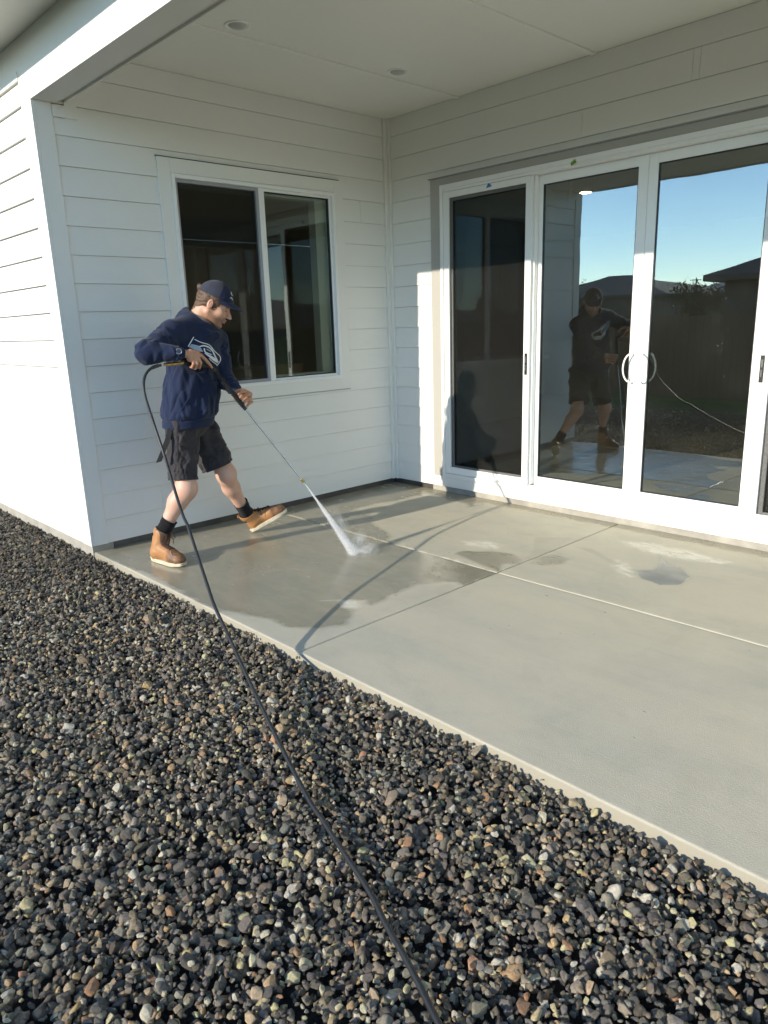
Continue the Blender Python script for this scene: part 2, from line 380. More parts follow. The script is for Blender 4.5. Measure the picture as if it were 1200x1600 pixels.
# --- interior behind the glass
m_floor = mat('wood_floor', (.11, .085, .065), .35); n = NB(m_floor)
v = n.obj((1, 1, 1)); br = n.n('ShaderNodeTexBrick'); n.l(v, br.inputs['Vector']); br.inputs['Scale'].default_value = 1; br.inputs['Brick Width'].default_value = 1.3; br.inputs['Row Height'].default_value = .16
br.inputs['Mortar Size'].default_value = .003; br.inputs['Color1'].default_value = (.34, .29, .23, 1); br.inputs['Color2'].default_value = (.29, .245, .19, 1); br.inputs['Mortar'].default_value = (.04, .03, .025, 1)
g = n.noise(n.obj((1.2, 16, 1)), 3, 5); n.l(n.mix(n.mr(g, .3, .7, 0, .5), br.outputs[0], (.08, .062, .05), 'MULTIPLY'), n.b.inputs['Base Color'])
n.l(br.outputs[0], n.b.inputs['Base Color'])
q = MB(); q.box((-6, -D+.151, .0), (-.151, 7.5, .075)); q.box((-.151, .151, .0), (9, 7.5, .075)); put(q.build('interior_floor', m_floor), house)
q = MB(); q.box((-6, -D+.151, 2.95), (-.151, 7.5, 3.05)); q.box((-.151, .151, 2.95), (9, 7.5, 3.05)); part(q, 'interior_ceiling', m_int, house)
q = MB(); q.box((-6.1, -D+.1505, .076), (-6.0, 7.5, 2.949)); q.box((-6, 7.4, .076), (9, 7.5, 2.949)); q.box((9, .15, .0), (9.1, 7.5, 3.4)); q.box((-6, -D+.1505, .076), (-.1505, -D+.17, 2.949)); part(q, 'interior_wall', m_int, house)
# doorway in the far wall, lamp discs
m_lampon = bpy.data.materials.new('lit_lamp'); m_lampon.use_nodes = True; n = NB(m_lampon); n.b.inputs['Emission Color'].default_value = (1, .78, .5, 1); n.b.inputs['Emission Strength'].default_value = 45
def unz0(px_, py_, z_):
    d = CF*FPX+CR*(px_-600)-CU*(py_-800); return (CAM+d*((z_-CAM[2])/d[2]))[:2]
for x, y in (tuple(unz0(418, 303, 2.949)), tuple(unz0(915, 301, 2.949))):
    q = MB(); q.lathe((x, y, 2.949), (0, 0, -1), [(0, .06), (.003, .055)], 24); part(q, 'ceiling_lamp', m_lampon, house)
m_cab = mat('cabinet_paint', (.66, .63, .52), .5); m_top = mat('quartz_top', (.62, .61, .56), .3); m_oven = mat('oven_black', (.02, .02, .02), .2)
cab = empty('kitchen_cabinet', (-3.6, -1.4, .075), 'tall cream kitchen wall cabinets seen dimly behind the window', 'cabinets')
def rel(a, b, o, name, m, bevel=.003): return bx(name, a, b, m, o, bevel)
rel((-4.2, -2.8, .076), (-3.55, 1.6, .98), cab, 'base_unit', m_cab); rel((-4.2, -2.8, .981), (-3.52, 1.6, 1.02), cab, 'worktop', m_top)
rel((-4.2, -2.8, 1.50), (-3.83, 1.6, 2.60), cab, 'wall_unit', m_cab)
for i in range(7):
    y = -2.76+i*.62
    rel((-3.829, y, 1.52), (-3.806, y+.59, 2.58), cab, 'cabinet_door', m_cab)
    rel((-3.549, y, .2), (-3.532, y+.59, .76), cab, 'cabinet_door', m_cab); rel((-3.549, y, .79), (-3.532, y+.59, .96), cab, 'drawer', m_cab)
isl = empty('kitchen_island', (-2.0, 3.2, .075), 'pale topped kitchen island seen through the left door glass', 'island')
rel((-2.6, 1.9, .076), (-1.7, 4.6, .96), isl, 'cabinet', m_cab); rel((-2.7, 1.8, .961), (-1.4, 4.7, 1.0), isl, 'worktop', m_top)
#PART2

# ------------------------------------------------------------------ the ground
def sfbm(P, seed, f0, octv=4, gain=.5):                # sum of randomly turned sine waves, a cheap band-limited noise
    r = np.random.RandomState(seed); out = np.zeros(len(P)); a = 1.; tot = 0
    for o in range(octv):
        for k in range(5):
            d = r.normal(size=P.shape[1]); d /= np.linalg.norm(d)
            out += a*np.sin((P@d)*f0*r.uniform(.7, 1.4)*2*np.pi+r.uniform(0, 6.28)+1.3*np.sin((P@np.roll(d, 1))*f0*3.1+k)); tot += a*.5
        a *= gain; f0 *= 2.03
    return out/tot
m_soil = mat('dark_soil', (.035, .032, .028), .95); n = NB(m_soil)
v = n.obj(); n.l(n.ramp(n.noise(v, 30, 5), [(.3, (.012, .011, .010)), (.7, (.05, .047, .042))]), n.b.inputs['Base Color']); n.l(n.bump(n.noise(v, 45, 4), .02, 1), n.b.inputs['Normal'])
q = MB(); q.quad((-6000, -6000, -.10), (6000, -6000, -.10), (6000, 6000, -.10), (-6000, 6000, -.10)); o = q.build('ground', m_soil); tag(o, kind='structure')
m_lawn = mat('lawn_grass', (.05, .09, .02), .9); n = NB(m_lawn); v = n.obj()
n.l(n.ramp(n.noise(v, 24, 6, .7), [(.3, (.07, .12, .02)), (.7, (.17, .25, .06))]), n.b.inputs['Base Color']); n.l(n.bump(n.noise(v, 60, 4), .04, 1), n.b.inputs['Normal'])
q = MB(); q.box((-40, -9.3, -.12), (30, -7.1, -.055)); q.box((-200, -60, -.12), (200, -9.6, -.06)); o = q.build('lawn', m_lawn); tag(o, kind='structure')

# patio slab: one heightfield with tooled joints and a rounded front edge, wetness in an attribute
XJ = (2.44, 4.88, 7.32); YJ = (-1.495,)
def axis_pts(a, b, js, step, extra=()):
    s = set(np.round(np.arange(a, b+1e-6, step), 4)); s.add(round(b, 4))
    for j in js:
        for d in (-.03, -.02, -.014, -.010, -.007, -.005, -.0035, -.002, 0, .002, .0035, .005, .007, .010, .014, .02, .03): s.add(round(j+d, 4))
    for e in extra: s.add(round(e, 4))
    return np.array(sorted(x for x in s if a-1e-6 <= x <= b+1e-6))
xs = axis_pts(-.0095, 8.6, XJ, .016); ys = axis_pts(-D-.0, .008, YJ, .016, [-D+t for t in (.001, .003, .006, .010, .015, .022, .03)])
GX, GY = np.meshgrid(xs, ys, indexing='ij'); P2 = np.stack([GX.ravel(), GY.ravel()], 1)
def groove(d): return -.012*np.exp(-(np.abs(d)/.0042)**2.2)-.0022*np.exp(-(np.abs(d)/.013)**2)
wx = .0015*np.sin(P2[:, 1]*5.1); wy = .0015*np.sin(P2[:, 0]*4.3)
Z = np.zeros(len(P2))
for j in XJ: Z += groove(P2[:, 0]-j-wx)
for j in YJ: Z += groove(P2[:, 1]-j-wy)
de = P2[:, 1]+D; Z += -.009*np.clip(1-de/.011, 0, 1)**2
Z += .0012*sfbm(P2, 5, .8, 3)
def poly_sd(P, poly):                                 # signed distance, negative inside
    poly = np.array(poly); d2 = np.full(len(P), 1e9); ins = np.zeros(len(P), bool)
    for i in range(len(poly)):
        a = poly[i]; b = poly[(i+1) % len(poly)]; e = b-a; w = P-a
        t = np.clip((w@e)/(e@e+1e-12), 0, 1); q_ = w-t[:, None]*e; d2 = np.minimum(d2, (q_**2).sum(1))
        c = ((a[1] > P[:, 1]) != (b[1] > P[:, 1])) & (P[:, 0] < (b[0]-a[0])*(P[:, 1]-a[1])/(b[1]-a[1]+1e-12)+a[0]); ins ^= c
    d = np.sqrt(d2); return np.where(ins, -d, d)
WET = {'a': [(-.1,-3.3),(.33,-3.06),(.6,-3.04),(.77,-3.0),(.89,-3.01),(1.11,-3.03),(1.39,-3.05),(1.67,-3.04),(1.77,-2.99),(1.89,-2.94),(1.98,-2.92),(2.12,-2.92),(2.22,-2.86),(2.3,-2.8),(2.36,-2.69),(2.3,-2.61),(2.24,-2.52),(2.17,-2.54),(2.08,-2.49),(1.98,-2.56),(2.05,-2.52),(2.11,-2.46),(2.16,-2.37),(2.24,-2.39),(2.24,-2.3),(2.21,-2.02),(2.26,-1.91),(2.36,-1.81),(2.43,-1.81),(2.45,-1.49),(.9,-1.49),(-.6,-1.49),(-.4,-2.8)],
'b': [(-.2,-1.49),(-.4,-.29),(-.2,.2),(.0,.2),(.3,.2),(.96,.15),(1.24,-.09),(1.23,-.34),(1.12,-.24),(1.01,-.23),(.93,-.27),(.73,-.19),(.61,-.29),(.57,-.38),(.57,-.61),(.48,-.91),(.51,-1.03),(.62,-1.08),(.78,-1.04),(.93,-1.18),(1.07,-1.26),(1.19,-1.29),(1.3,-1.34),(1.37,-1.42),(1.47,-1.50)],
'c': [(1.98,-1.38),(1.98,-1.31),(2.13,-1.18),(2.28,-1.12),(2.41,-1.19),(2.44,-1.27),(2.36,-1.34),(2.45,-1.48),(2.25,-1.44)],
'd': [(2.49,-1.21),(2.45,-1.07),(2.51,-.94),(2.62,-.97),(2.66,-1.08),(2.58,-1.2)],
'e': [(3.04,-.9),(3.15,-1.02),(3.29,-1.05),(3.38,-.96),(3.36,-.79),(3.25,-.67),(3.12,-.62),(3.0,-.48),(3.11,-.68),(3.13,-.82)],
'f': [(2.51,-.71),(2.62,-.68),(2.8,-.79),(2.93,-.84),(2.92,-.9),(2.76,-.8)],
'g': [(2.17,-.71),(2.38,-.54),(2.44,-.84),(2.42,-1.18),(2.35,-.97)],
'h': [(.9,-.115),(3,-.12),(6,-.12),(9,-.12),(9,.3),(.9,.3)]}
FOAM = [[(2.69,-.42),(2.83,-.31),(3.15,-.32),(3.42,-.36),(3.41,-.45),(3.1,-.5),(3.0,-.52),(2.82,-.47)],[(2.86,-.8),(2.97,-.84),(3.11,-1.0),(3.09,-1.05),(2.94,-.94)],
[(1.97,-2.55),(2.08,-2.49),(2.15,-2.37),(2.22,-2.47),(2.19,-2.55),(2.11,-2.51)],[(2.12,-1.87),(2.02,-1.62),(2.09,-1.47),(2.27,-1.74),(2.41,-1.81),(2.26,-1.88)],[(1.84,-1.11),(1.98,-.99),(2.12,-1.02),(2.13,-1.11),(1.93,-1.18)],
[(1.36,-1.99),(1.5,-2.0),(1.62,-1.85),(1.6,-1.72),(1.45,-1.74)]]
jit = .022*sfbm(P2, 11, 3.2, 4)[:, None]*np.array([[1, -.7]])+.012*sfbm(P2, 12, 9, 3)[:, None]*np.array([[.6, 1]])
PW = P2+jit
wet = np.zeros(len(P2))
for k, pl in WET.items():
    s = .035 if k in 'ab' else (.010 if k in 'hf' else .018); amp = {'a': 1, 'b': 1, 'c': .85, 'd': .8, 'e': 1, 'f': .75, 'g': .5, 'h': .85}[k]
    wet = np.maximum(wet, amp*np.clip(.5-poly_sd(PW if k in 'abh' else P2+jit*.3, pl)/s, 0, 1))
foam = np.zeros(len(P2))
for pl in FOAM: foam = np.maximum(foam, np.clip(.5-poly_sd(PW, pl)/.05, 0, 1))
nx, ny = len(xs), len(ys); I = np.arange(nx*ny).reshape(nx, ny)
F = np.stack([I[:-1, :-1], I[1:, :-1], I[1:, 1:], I[:-1, 1:]], -1).reshape(-1, 4)
V = np.column_stack([P2, Z])
# skirts
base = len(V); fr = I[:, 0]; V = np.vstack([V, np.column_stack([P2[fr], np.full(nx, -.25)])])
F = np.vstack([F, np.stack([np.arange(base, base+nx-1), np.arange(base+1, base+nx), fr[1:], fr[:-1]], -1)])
m_conc = mat('patio_concrete', (.4, .39, .35), .8); n = NB(m_conc); v = n.obj()
aw = n.attr('wet').outputs['Fac']; af = n.math('MULTIPLY', n.attr('foam').outputs['Fac'], n.mr(n.noise(n.obj((.7, 1.8, 1)), 14, 6, .75, .6), .38, .56, .05, 1.))
vs_ = n.obj((9, 1.1, 1), (0, 0, R_(-4))); streak = n.noise(n.obj((1.3, 16, 1), (0, 0, R_(3))), 5, 6, .65)
big = n.noise(v, .9, 4, .6); mid = n.noise(v, 5, 6, .7, .4); fine = n.noise(v, 190, 3, .7)
c0 = n.ramp(mid, [(.25, (.455, .435, .355)), (.5, (.515, .495, .415)), (.8, (.575, .555, .47))])
c1 = n.mix(n.mr(big, .35, .68, 0, .6), c0, (.42, .425, .39))
c2 = n.mix(n.mr(streak, .45, .75, 0, .16), c1, (.38, .36, .295)); wob_ = n.noise(n.obj((.5, 2.2, 1), (0, 0, R_(8))), 1.7, 5, .65, .5); c2 = n.mix(n.mr(wob_, .40, .66, 0, .75), c2, (.56, .525, .43)); blot = n.noise(v, 2.3, 6, .7, .8); c2 = n.mix(n.mr(blot, .52, .74, 0, .55), c2, (.38, .38, .34))
c2 = n.mix(n.mr(fine, .35, .7, 0, .25), c2, (.33, .315, .26))
c3 = n.mix(af, c2, (.70, .685, .61))
vo = n.n('ShaderNodeTexVoronoi'); n.l(n.obj((.55, 1.9, 1)), vo.inputs[0]); vo.inputs['Scale'].default_value = 11; vo.inputs['Randomness'].default_value = 1
sc = n.n('ShaderNodeSeparateColor'); n.l(vo.outputs['Color'], sc.inputs[0])
speck = n.math('LESS_THAN', vo.outputs['Distance'], n.mr(sc.outputs[1], .55, 1, 0, .075))
c3 = n.mix(speck, c3, (.13, .12, .095))
sxz = n.n('ShaderNodeSeparateXYZ'); n.l(v, sxz.inputs[0]); c3 = n.mix(n.mr(n.math('ADD', sxz.outputs[1], n.math('MULTIPLY', n.math('SUBTRACT', mid, .5), .004)), -D+.001, -D+.006, .85, 0), c3, (.30, .28, .225))  # front edge face coloured darker to offset the direct sun on it
wn = n.noise(n.obj((.6, 1.6, 1)), 7, 6, .7, .5); wf = n.math('MULTIPLY', aw, n.mr(wn, .25, .6, .78, 1))
ed = n.math('MULTIPLY', n.math('MULTIPLY', aw, n.math('SUBTRACT', 1, aw)), 1.6)
wetc = n.mix(1., c2, (.60, .575, .50), 'MULTIPLY')
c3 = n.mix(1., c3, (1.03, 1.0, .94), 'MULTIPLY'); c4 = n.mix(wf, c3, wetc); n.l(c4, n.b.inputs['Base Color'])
film = n.mr(n.noise(v, 2.6, 3), .35, .7, .06, .26)
rgh = n.n('ShaderNodeMix'); n.l(wf, rgh.inputs[0]); rgh.inputs[2].default_value = .8; n.l(film, rgh.inputs[3]); n.l(rgh.outputs[0], n.b.inputs['Roughness'])
n.l(n.mr(wf, 0, 1, .3, .62), n.b.inputs['Specular IOR Level'])
h1 = n.math('ADD', n.math('MULTIPLY', fine, .9), n.math('MULTIPLY', streak, .28))
bst = n.mr(wf, 0, 1, .62, .10)
bp = n.n('ShaderNodeBump'); n.l(h1, bp.inputs['Height']); bp.inputs['Distance'].default_value = .0032; n.l(bst, bp.inputs['Strength'])
fo = n.noise(v, 75, 4, .7); bp2 = n.n('ShaderNodeBump'); n.l(fo, bp2.inputs['Height']); bp2.inputs['Distance'].default_value = .006; n.l(n.math('MULTIPLY', af, .7), bp2.inputs['Strength']); n.l(bp.outputs[0], bp2.inputs['Normal'])
rip = n.noise(n.obj((1, 1, 1)), 9, 2); bp3 = n.n('ShaderNodeBump'); n.l(rip, bp3.inputs['Height']); bp3.inputs['Distance'].default_value = .004; n.l(n.math('MULTIPLY', wf, .18), bp3.inputs['Strength']); n.l(bp2.outputs[0], bp3.inputs['Normal'])
n.l(bp3.outputs[0], n.b.inputs['Normal'])
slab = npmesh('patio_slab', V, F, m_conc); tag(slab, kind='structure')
for nm, arr in (('wet', wet), ('foam', foam)):
    a = slab.data.attributes.new(nm, 'FLOAT', 'POINT'); full = np.zeros(len(V), np.float32); full[:len(arr)] = arr; a.data.foreach_set('value', full)

# ------------------------------------------------------------------ gravel
m_stone = mat('gravel_stone', (.1, .1, .1), .75); n = NB(m_stone); v = n.obj()
ca = n.attr('scol', 'INSTANCER'); n1 = n.noise(v, 1.6, 5, .7)
bc = n.mix(n.mr(n1, .35, .65, 0, .75), ca.outputs['Color'], n.mix(1., ca.outputs['Color'], (1.9, 1.8, 1.6), 'MULTIPLY'))
n2 = n.noise(v, 7, 4, .7); bc = n.mix(n.mr(n2, .5, .75, 0, .5), bc, n.mix(1., ca.outputs['Color'], (.5, .5, .5), 'MULTIPLY'))
n.l(bc, n.b.inputs['Base Color']); n.l(n.bump(n2, .09, .55), n.b.inputs['Normal'])
n.l(n.attr('srgh', 'INSTANCER').outputs['Fac'], n.b.inputs['Roughness'])
stones = bpy.data.collections.new('stone_kinds')       # unlinked: only the scattered stones are in the scene
rs = random.Random(8)
for k in range(16):
    bm = bmesh.new()
    for _ in range(rs.randint(16, 26)):
        p = Vector([rs.gauss(0, 1) for _ in range(3)]).normalized()
        p = Vector([math.copysign(abs(c)**.8, c) for c in p]); p *= rs.uniform(.82, 1.12)
        bm.verts.new(p)
    r = bmesh.ops.convex_hull(bm, input=bm.verts)
    bmesh.ops.delete(bm, geom=[x for x in set(r['geom_interior']+r['geom_unused']) if isinstance(x, bmesh.types.BMVert) and x.is_valid], context='VERTS')
    bmesh.ops.dissolve_limit(bm, angle_limit=R_(8), verts=bm.verts, edges=bm.edges)
    bmesh.ops.bevel(bm, geom=list(bm.edges), offset=.13, segments=2, profile=.5, affect='EDGES', clamp_overlap=True)
    bmesh.ops.holes_fill(bm, edges=bm.edges, sides=40); bmesh.ops.recalc_face_normals(bm, faces=bm.faces)
    me = bpy.data.meshes.new('stone'); bm.to_mesh(me); bm.free(); me.materials.append(m_stone)
    me.polygons.foreach_set('use_smooth', [True]*len(me.polygons))
    try: me.set_sharp_from_angle(angle=R_(38))
    except Exception: pass
    stones.objects.link(bpy.data.objects.new('stone', me))
rg = np.random.RandomState(4)
def project(P):
    d = P-CAM; z = d@CF; z = np.where(np.abs(z) < 1e-6, 1e-6, z); return 600+FPX*(d@CR)/z, 800-FPX*(d@CU)/z, z
def gravel_pts(dens, x0, x1, y0, y1):
    N = int(dens*(x1-x0)*(y1-y0)); return np.column_stack([rg.uniform(x0, x1, N), rg.uniform(y0, y1, N)])
def ground_z(P): return -.048+.010*sfbm(P, 21, .55, 3)+.006*sfbm(P, 22, 2.3, 2)
A = gravel_pts(5200, -4.5, 7.2, -7.1, -3.07); px, py, pz = project(np.column_stack([A, np.full(len(A), -.05)]))
inside = (pz > 0) & (px > -260) & (px < 1460) & (py < 1900) & (py > 0)
A = A[inside]
B = gravel_pts(1000, -9, 8, -7.1, -3.07); px, py, pz = project(np.column_stack([B, np.full(len(B), -.05)]))
B = B[~((pz > 0) & (px > -260) & (px < 1460) & (py < 1900) & (py > 0) & (B[:, 0] > -4.5) & (B[:, 0] < 7.2))]
P = np.vstack([A, B]); na = len(A); N = len(P)
size = np.exp(rg.normal(0, .36, N))*.0090; size[na:] *= 1.75; size = np.clip(size, .005, .026)
lay = rg.uniform(0, 1, N); z = ground_z(P)+lay**1.5*.030-.004+np.where(lay > .97, .006, 0)
edge = np.clip((P[:, 1]+D+.10)/.10, 0, 1); P[:, 1] = np.minimum(P[:, 1], -D-.006-size*.8*(P[:, 0] > -.02)); z -= edge*.004
scl = np.column_stack([size*rg.uniform(.85, 1.45, N), size*rg.uniform(.75, 1.1, N), size*rg.uniform(.5, .95, N)])
rotv = np.column_stack([rg.normal(0, .6, N), rg.normal(0, .6, N), rg.uniform(0, 6.28, N)])
pal = np.array([(.050, .052, .055), (.066, .068, .070), (.092, .093, .090), (.056, .053, .048), (.105, .099, .085), (.135, .120, .095), (.24, .19, .125), (.32, .27, .18), (.34, .325, .28), (.15, .10, .070)])
pr = np.array([.19, .19, .15, .12, .11, .09, .06, .045, .04, .012]); pr /= pr.sum()
ci = rg.choice(len(pal), N, p=pr); colr = pal[ci]*1.8*np.array([1.12, 1, .84])*rg.uniform(.65, 1.5, (N, 1))*rg.uniform(.95, 1.05, (N, 3))
# rain-dark, dirtier stones along the foot of the outer wall
wetg = np.clip(1-((P[:, 1]+D)**2/1.2**2+(np.clip(P[:, 0]-.3, 0, 9))**2/1.0**2), 0, 1)*.0
far_w = np.clip((1.0+.45*sfbm(P, 33, .35, 3)-P[:, 0])/1.0, 0, 1)*np.clip((P[:, 1]+6.2)/1.2, 0, 1)
colr = np.minimum(colr, np.array([.46, .43, .36])); colr *= (1-.50*far_w)[:, None]
me = bpy.data.meshes.new('gravel'); me.vertices.add(N); me.vertices.foreach_set('co', np.column_stack([P, z]).astype(np.float32).ravel())
def vattr(nm, typ, arr, key):
    a = me.attributes.new(nm, typ, 'POINT'); a.data.foreach_set(key, np.ascontiguousarray(arr).ravel())
vattr('srot', 'FLOAT_VECTOR', rotv.astype(np.float32), 'vector'); vattr('sscl', 'FLOAT_VECTOR', scl.astype(np.float32), 'vector')
vattr('scol', 'FLOAT_COLOR', np.column_stack([colr, np.ones(N)]).astype(np.float32), 'color'); vattr('srgh', 'FLOAT', (.82-.35*far_w+rg.uniform(-.1, .1, N)).astype(np.float32), 'value')
vattr('sidx', 'INT', rg.randint(0, 16, N).astype(np.int32), 'value')
me.materials.append(m_stone)
gravel = bpy.data.objects.new('gravel', me); COL.objects.link(gravel); tag(gravel, 'loose dark grey and tan crushed gravel along the patio edge', 'gravel', kind='stuff')
ng = bpy.data.node_groups.new('scatter_stones', 'GeometryNodeTree')
ng.interface.new_socket('Geometry', in_out='INPUT', socket_type='NodeSocketGeometry'); ng.interface.new_socket('Geometry', in_out='OUTPUT', socket_type='NodeSocketGeometry')
gi = ng.nodes.new('NodeGroupInput'); go = ng.nodes.new('NodeGroupOutput'); ip = ng.nodes.new('GeometryNodeInstanceOnPoints'); cn = ng.nodes.new('GeometryNodeCollectionInfo')
cn.inputs['Collection'].default_value = stones; cn.inputs['Separate Children'].default_value = True; cn.inputs['Reset Children'].default_value = True
def na_(nm, t): x = ng.nodes.new('GeometryNodeInputNamedAttribute'); x.data_type = t; x.inputs['Name'].default_value = nm; return x.outputs['Attribute']
ng.links.new(gi.outputs[0], ip.inputs['Points']); ng.links.new(cn.outputs[0], ip.inputs['Instance']); ip.inputs['Pick Instance'].default_value = True
ng.links.new(na_('sidx', 'INT'), ip.inputs['Instance Index']); ng.links.new(na_('sscl', 'FLOAT_VECTOR'), ip.inputs['Scale'])
er = ng.nodes.new('FunctionNodeEulerToRotation'); ng.links.new(na_('srot', 'FLOAT_VECTOR'), er.inputs[0]); ng.links.new(er.outputs[0], ip.inputs['Rotation'])
ng.links.new(ip.outputs[0], go.inputs[0])
gm = gravel.modifiers.new('scatter', 'NODES'); gm.node_group = ng

# ------------------------------------------------------------------ beyond the yard (seen mirrored in the door glass)
m_fence = mat('weathered_boards', (.12, .085, .06), .85); n = NB(m_fence); v = n.obj((9, 1, 1)); g = n.noise(v, 3, 5, .6); n.l(n.ramp(g, [(.3, (.09, .065, .045)), (.7, (.17, .125, .09))]), n.b.inputs['Base Color'])
fence = empty('board_fence', (-5, -9.4, -.06), 'brown board fence closing the far side of the lawn', 'fence')
q = MB(); r = random.Random(3); x = -26.
while x < 14: q.box((x, -9.41, -.05), (x+.138, -9.39, 1.50+r.uniform(-.006, .006))); x += .142
put(q.build('boards', m_fence), fence)
q = MB(); q.box((-26, -9.45, .3), (14, -9.411, .39)); q.box((-26, -9.45, 1.15), (14, -9.411, 1.24)); put(q.build('rail', m_fence), fence)
for k in range(17):
    q = MB(); q.box((-26+k*2.44, -9.54, -.06), (-25.91+k*2.44, -9.451, 1.55)); put(q.build('post', m_fence), fence)
m_stucco = mat('neighbour_wall', (.11, .095, .08), .85); m_win = mat('dark_window', (.02, .02, .025), .1)
def nhouse(x0, x1, y0, y1, zw, zr, lab, m, chim=None, ov=.5):
    h = empty('neighbour_house', ((x0+x1)/2, (y0+y1)/2, -.06), lab, 'house', 'neighbour houses beyond the fence')
    bx('wall', (x0, y0, -.06), (x1, y1, zw), m, h)
    xa, xb, ya, yb = x0-ov, x1+ov, y0-ov, y1+ov; ym = (ya+yb)/2; dx = min((yb-ya)/2, (xb-xa)/2-.3)
    q = MB(); q.add([(xa, ya, zw), (xb, ya, zw), (xb, yb, zw), (xa, yb, zw), (xa, ya, zw+.18), (xb, ya, zw+.18), (xb, yb, zw+.18), (xa, yb, zw+.18), (xa+dx, ym, zr), (xb-dx, ym, zr)],
        [(3, 2, 1, 0), (0, 1, 5, 4), (1, 2, 6, 5), (2, 3, 7, 6), (3, 0, 4, 7), (4, 5, 9, 8), (5, 6, 9), (6, 7, 8, 9), (7, 4, 8)])
    rf = put(q.build('roof', m_roof), h)
    if chim:
        q = MB(); q.box((chim[0]-.3, chim[1]-.3, chim[2]-1.6), (chim[0]+.3, chim[1]+.3, chim[2]-.15)); q.box((chim[0]-.38, chim[1]-.38, chim[2]-.15), (chim[0]+.38, chim[1]+.38, chim[2])); put(q.build('chimney', m, rf.parent), rf) if False else put(q.build('chimney', m), rf)
    k = max(1, int((x1-x0)/4))
    for i in range(k):
        c = x0+(i+.5)*(x1-x0)/k; q = MB(); frame4(q, 'y', c-.6, c+.6, 1.0, 2.2, .06, -y1-.03+.0, -y1-.001) if False else q.box((c-.6, y1+.002, 1.0), (c+.6, y1+.03, 2.2)); put(q.build('window', m_win), h)
    return h
nhouse(-4.1, 9, -28, -17.5, 2.45, 4.75, 'dark single storey neighbour house with chimney close behind the fence', m_stucco, (-2.9, -20.2, 4.1))
nhouse(-30, -18, -52, -42, 2.7, 4.5, 'low dark hip roofed neighbour house left of the utility pole', m_stucco)
nhouse(-52, -36, -62, -50, 2.5, 3.6, 'long low neighbour house far beyond the fence', m_stucco)
nhouse(-62, -48, -120, -104, 3.0, 6.4, 'distant gabled house standing in front of the mountains', m_stucco)
m_leaf = mat('dusty_foliage', (.05, .07, .03), .8); m_bark = mat('tree_bark', (.08, .06, .045), .9)
for (tx, ty, th, tr, lab, sd_) in ((-7.0, -22.5, 2.7, 1.0, 'small dusty tree between the fence and the chimney house', 1), (-15.5, -26, 3.3, 1.7, 'wide round tree beyond the middle of the fence', 2), (-24, -31, 3.9, 2.0, 'tallest tree left of the low neighbour house', 3)):
    rt = np.random.RandomState(sd_); t_ = empty('tree', (tx, ty, -.06), lab, 'tree', 'trees beyond the fence')
    q = MB(); q.tube([(tx, ty, -.06), (tx+.05, ty, th*.4), (tx-.05, ty+.05, th*.8)], [.10, .07, .03], 8)
    for k in range(5): a = k*1.25; q.tube([(tx, ty, th*.4), (tx+math.cos(a)*tr*.7, ty+math.sin(a)*tr*.7, th*.75)], [.045, .015], 6)
    put(q.build('trunk', m_bark), t_)
    cl = np.column_stack([rt.normal(0, tr*.42, 26), rt.normal(0, tr*.42, 26), rt.uniform(th*.42, th*.9, 26)]); Nf = 2600; c = cl[rt.randint(0, 26, Nf)]+rt.normal(0, tr*.16, (Nf, 3)); a = rt.normal(size=(Nf, 3)); b = rt.normal(size=(Nf, 3)); a /= np.linalg.norm(a, axis=1)[:, None]; b /= np.linalg.norm(b, axis=1)[:, None]
    Vl = np.stack([c-a*.06, c+b*.04, c+a*.06, c-b*.04], 1).reshape(-1, 3)+np.array([0, 0, 0]); Vl[:, 2] += .06
    npmesh('crown', Vl, np.arange(Nf*4).reshape(-1, 4), m_leaf, t_, False)
m_pole = mat('creosote_pole', (.06, .05, .04), .9)
pole = empty('utility_pole', (-62, -144, -.06), 'wooden utility pole with crossarm rising behind the houses', 'utility pole')
q = MB(); q.lathe((-62, -144, -.06), (0, 0, 1), [(0, .17), (8.6, .11)], 10); put(q.build('pole', m_pole), pole)
q = MB(); q.box((-63.1, -144.07, 8.0), (-60.9, -143.93, 8.15)); put(q.build('crossarm', m_pole), pole)
m_hill = mat('distant_hill', (.20, .25, .31), 1.0)  # pale blue-grey: aerial haze is painted into the hill colour
q = MB(); pts = []
for k in range(81):
    a = math.pi*(.95+1.0*k/80); rr = 4200
    h = 95+55*math.sin(k*.37+1)+28*math.sin(k*.93)+12*math.sin(k*2.1+.5)+7*math.sin(k*4.7)
    pts.append((rr*math.cos(a), rr*math.sin(a), max(30, h)))
vs = []; fs = []
for (x, y, h) in pts: vs += [(x*.86, y*.86, -1), (x, y, h), (x*1.1, y*1.1, -1)]
for k in range(80): j = k*3; fs += [(j, j+3, j+4, j+1), (j+1, j+4, j+5, j+2)]
q.add(vs, fs); o = q.build('hills', m_hill, smooth=True, ang=180); tag(o, kind='structure')
#PART3

def catmull(c, n_=8):
    c = [np.asarray(p_, float) for p_ in c]; c = [2*c[0]-c[1]]+c+[2*c[-1]-c[-2]]; out = []
    for i in range(1, len(c)-2):
        p0, p1, p2, p3 = c[i-1:i+3]
        for k in range(n_):
            t = k/n_; out.append(.5*((2*p1)+(-p0+p2)*t+(2*p0-5*p1+4*p2-p3)*t*t+(-p0+3*p1-3*p2+p3)*t**3))
    out.append(c[-2]); return out
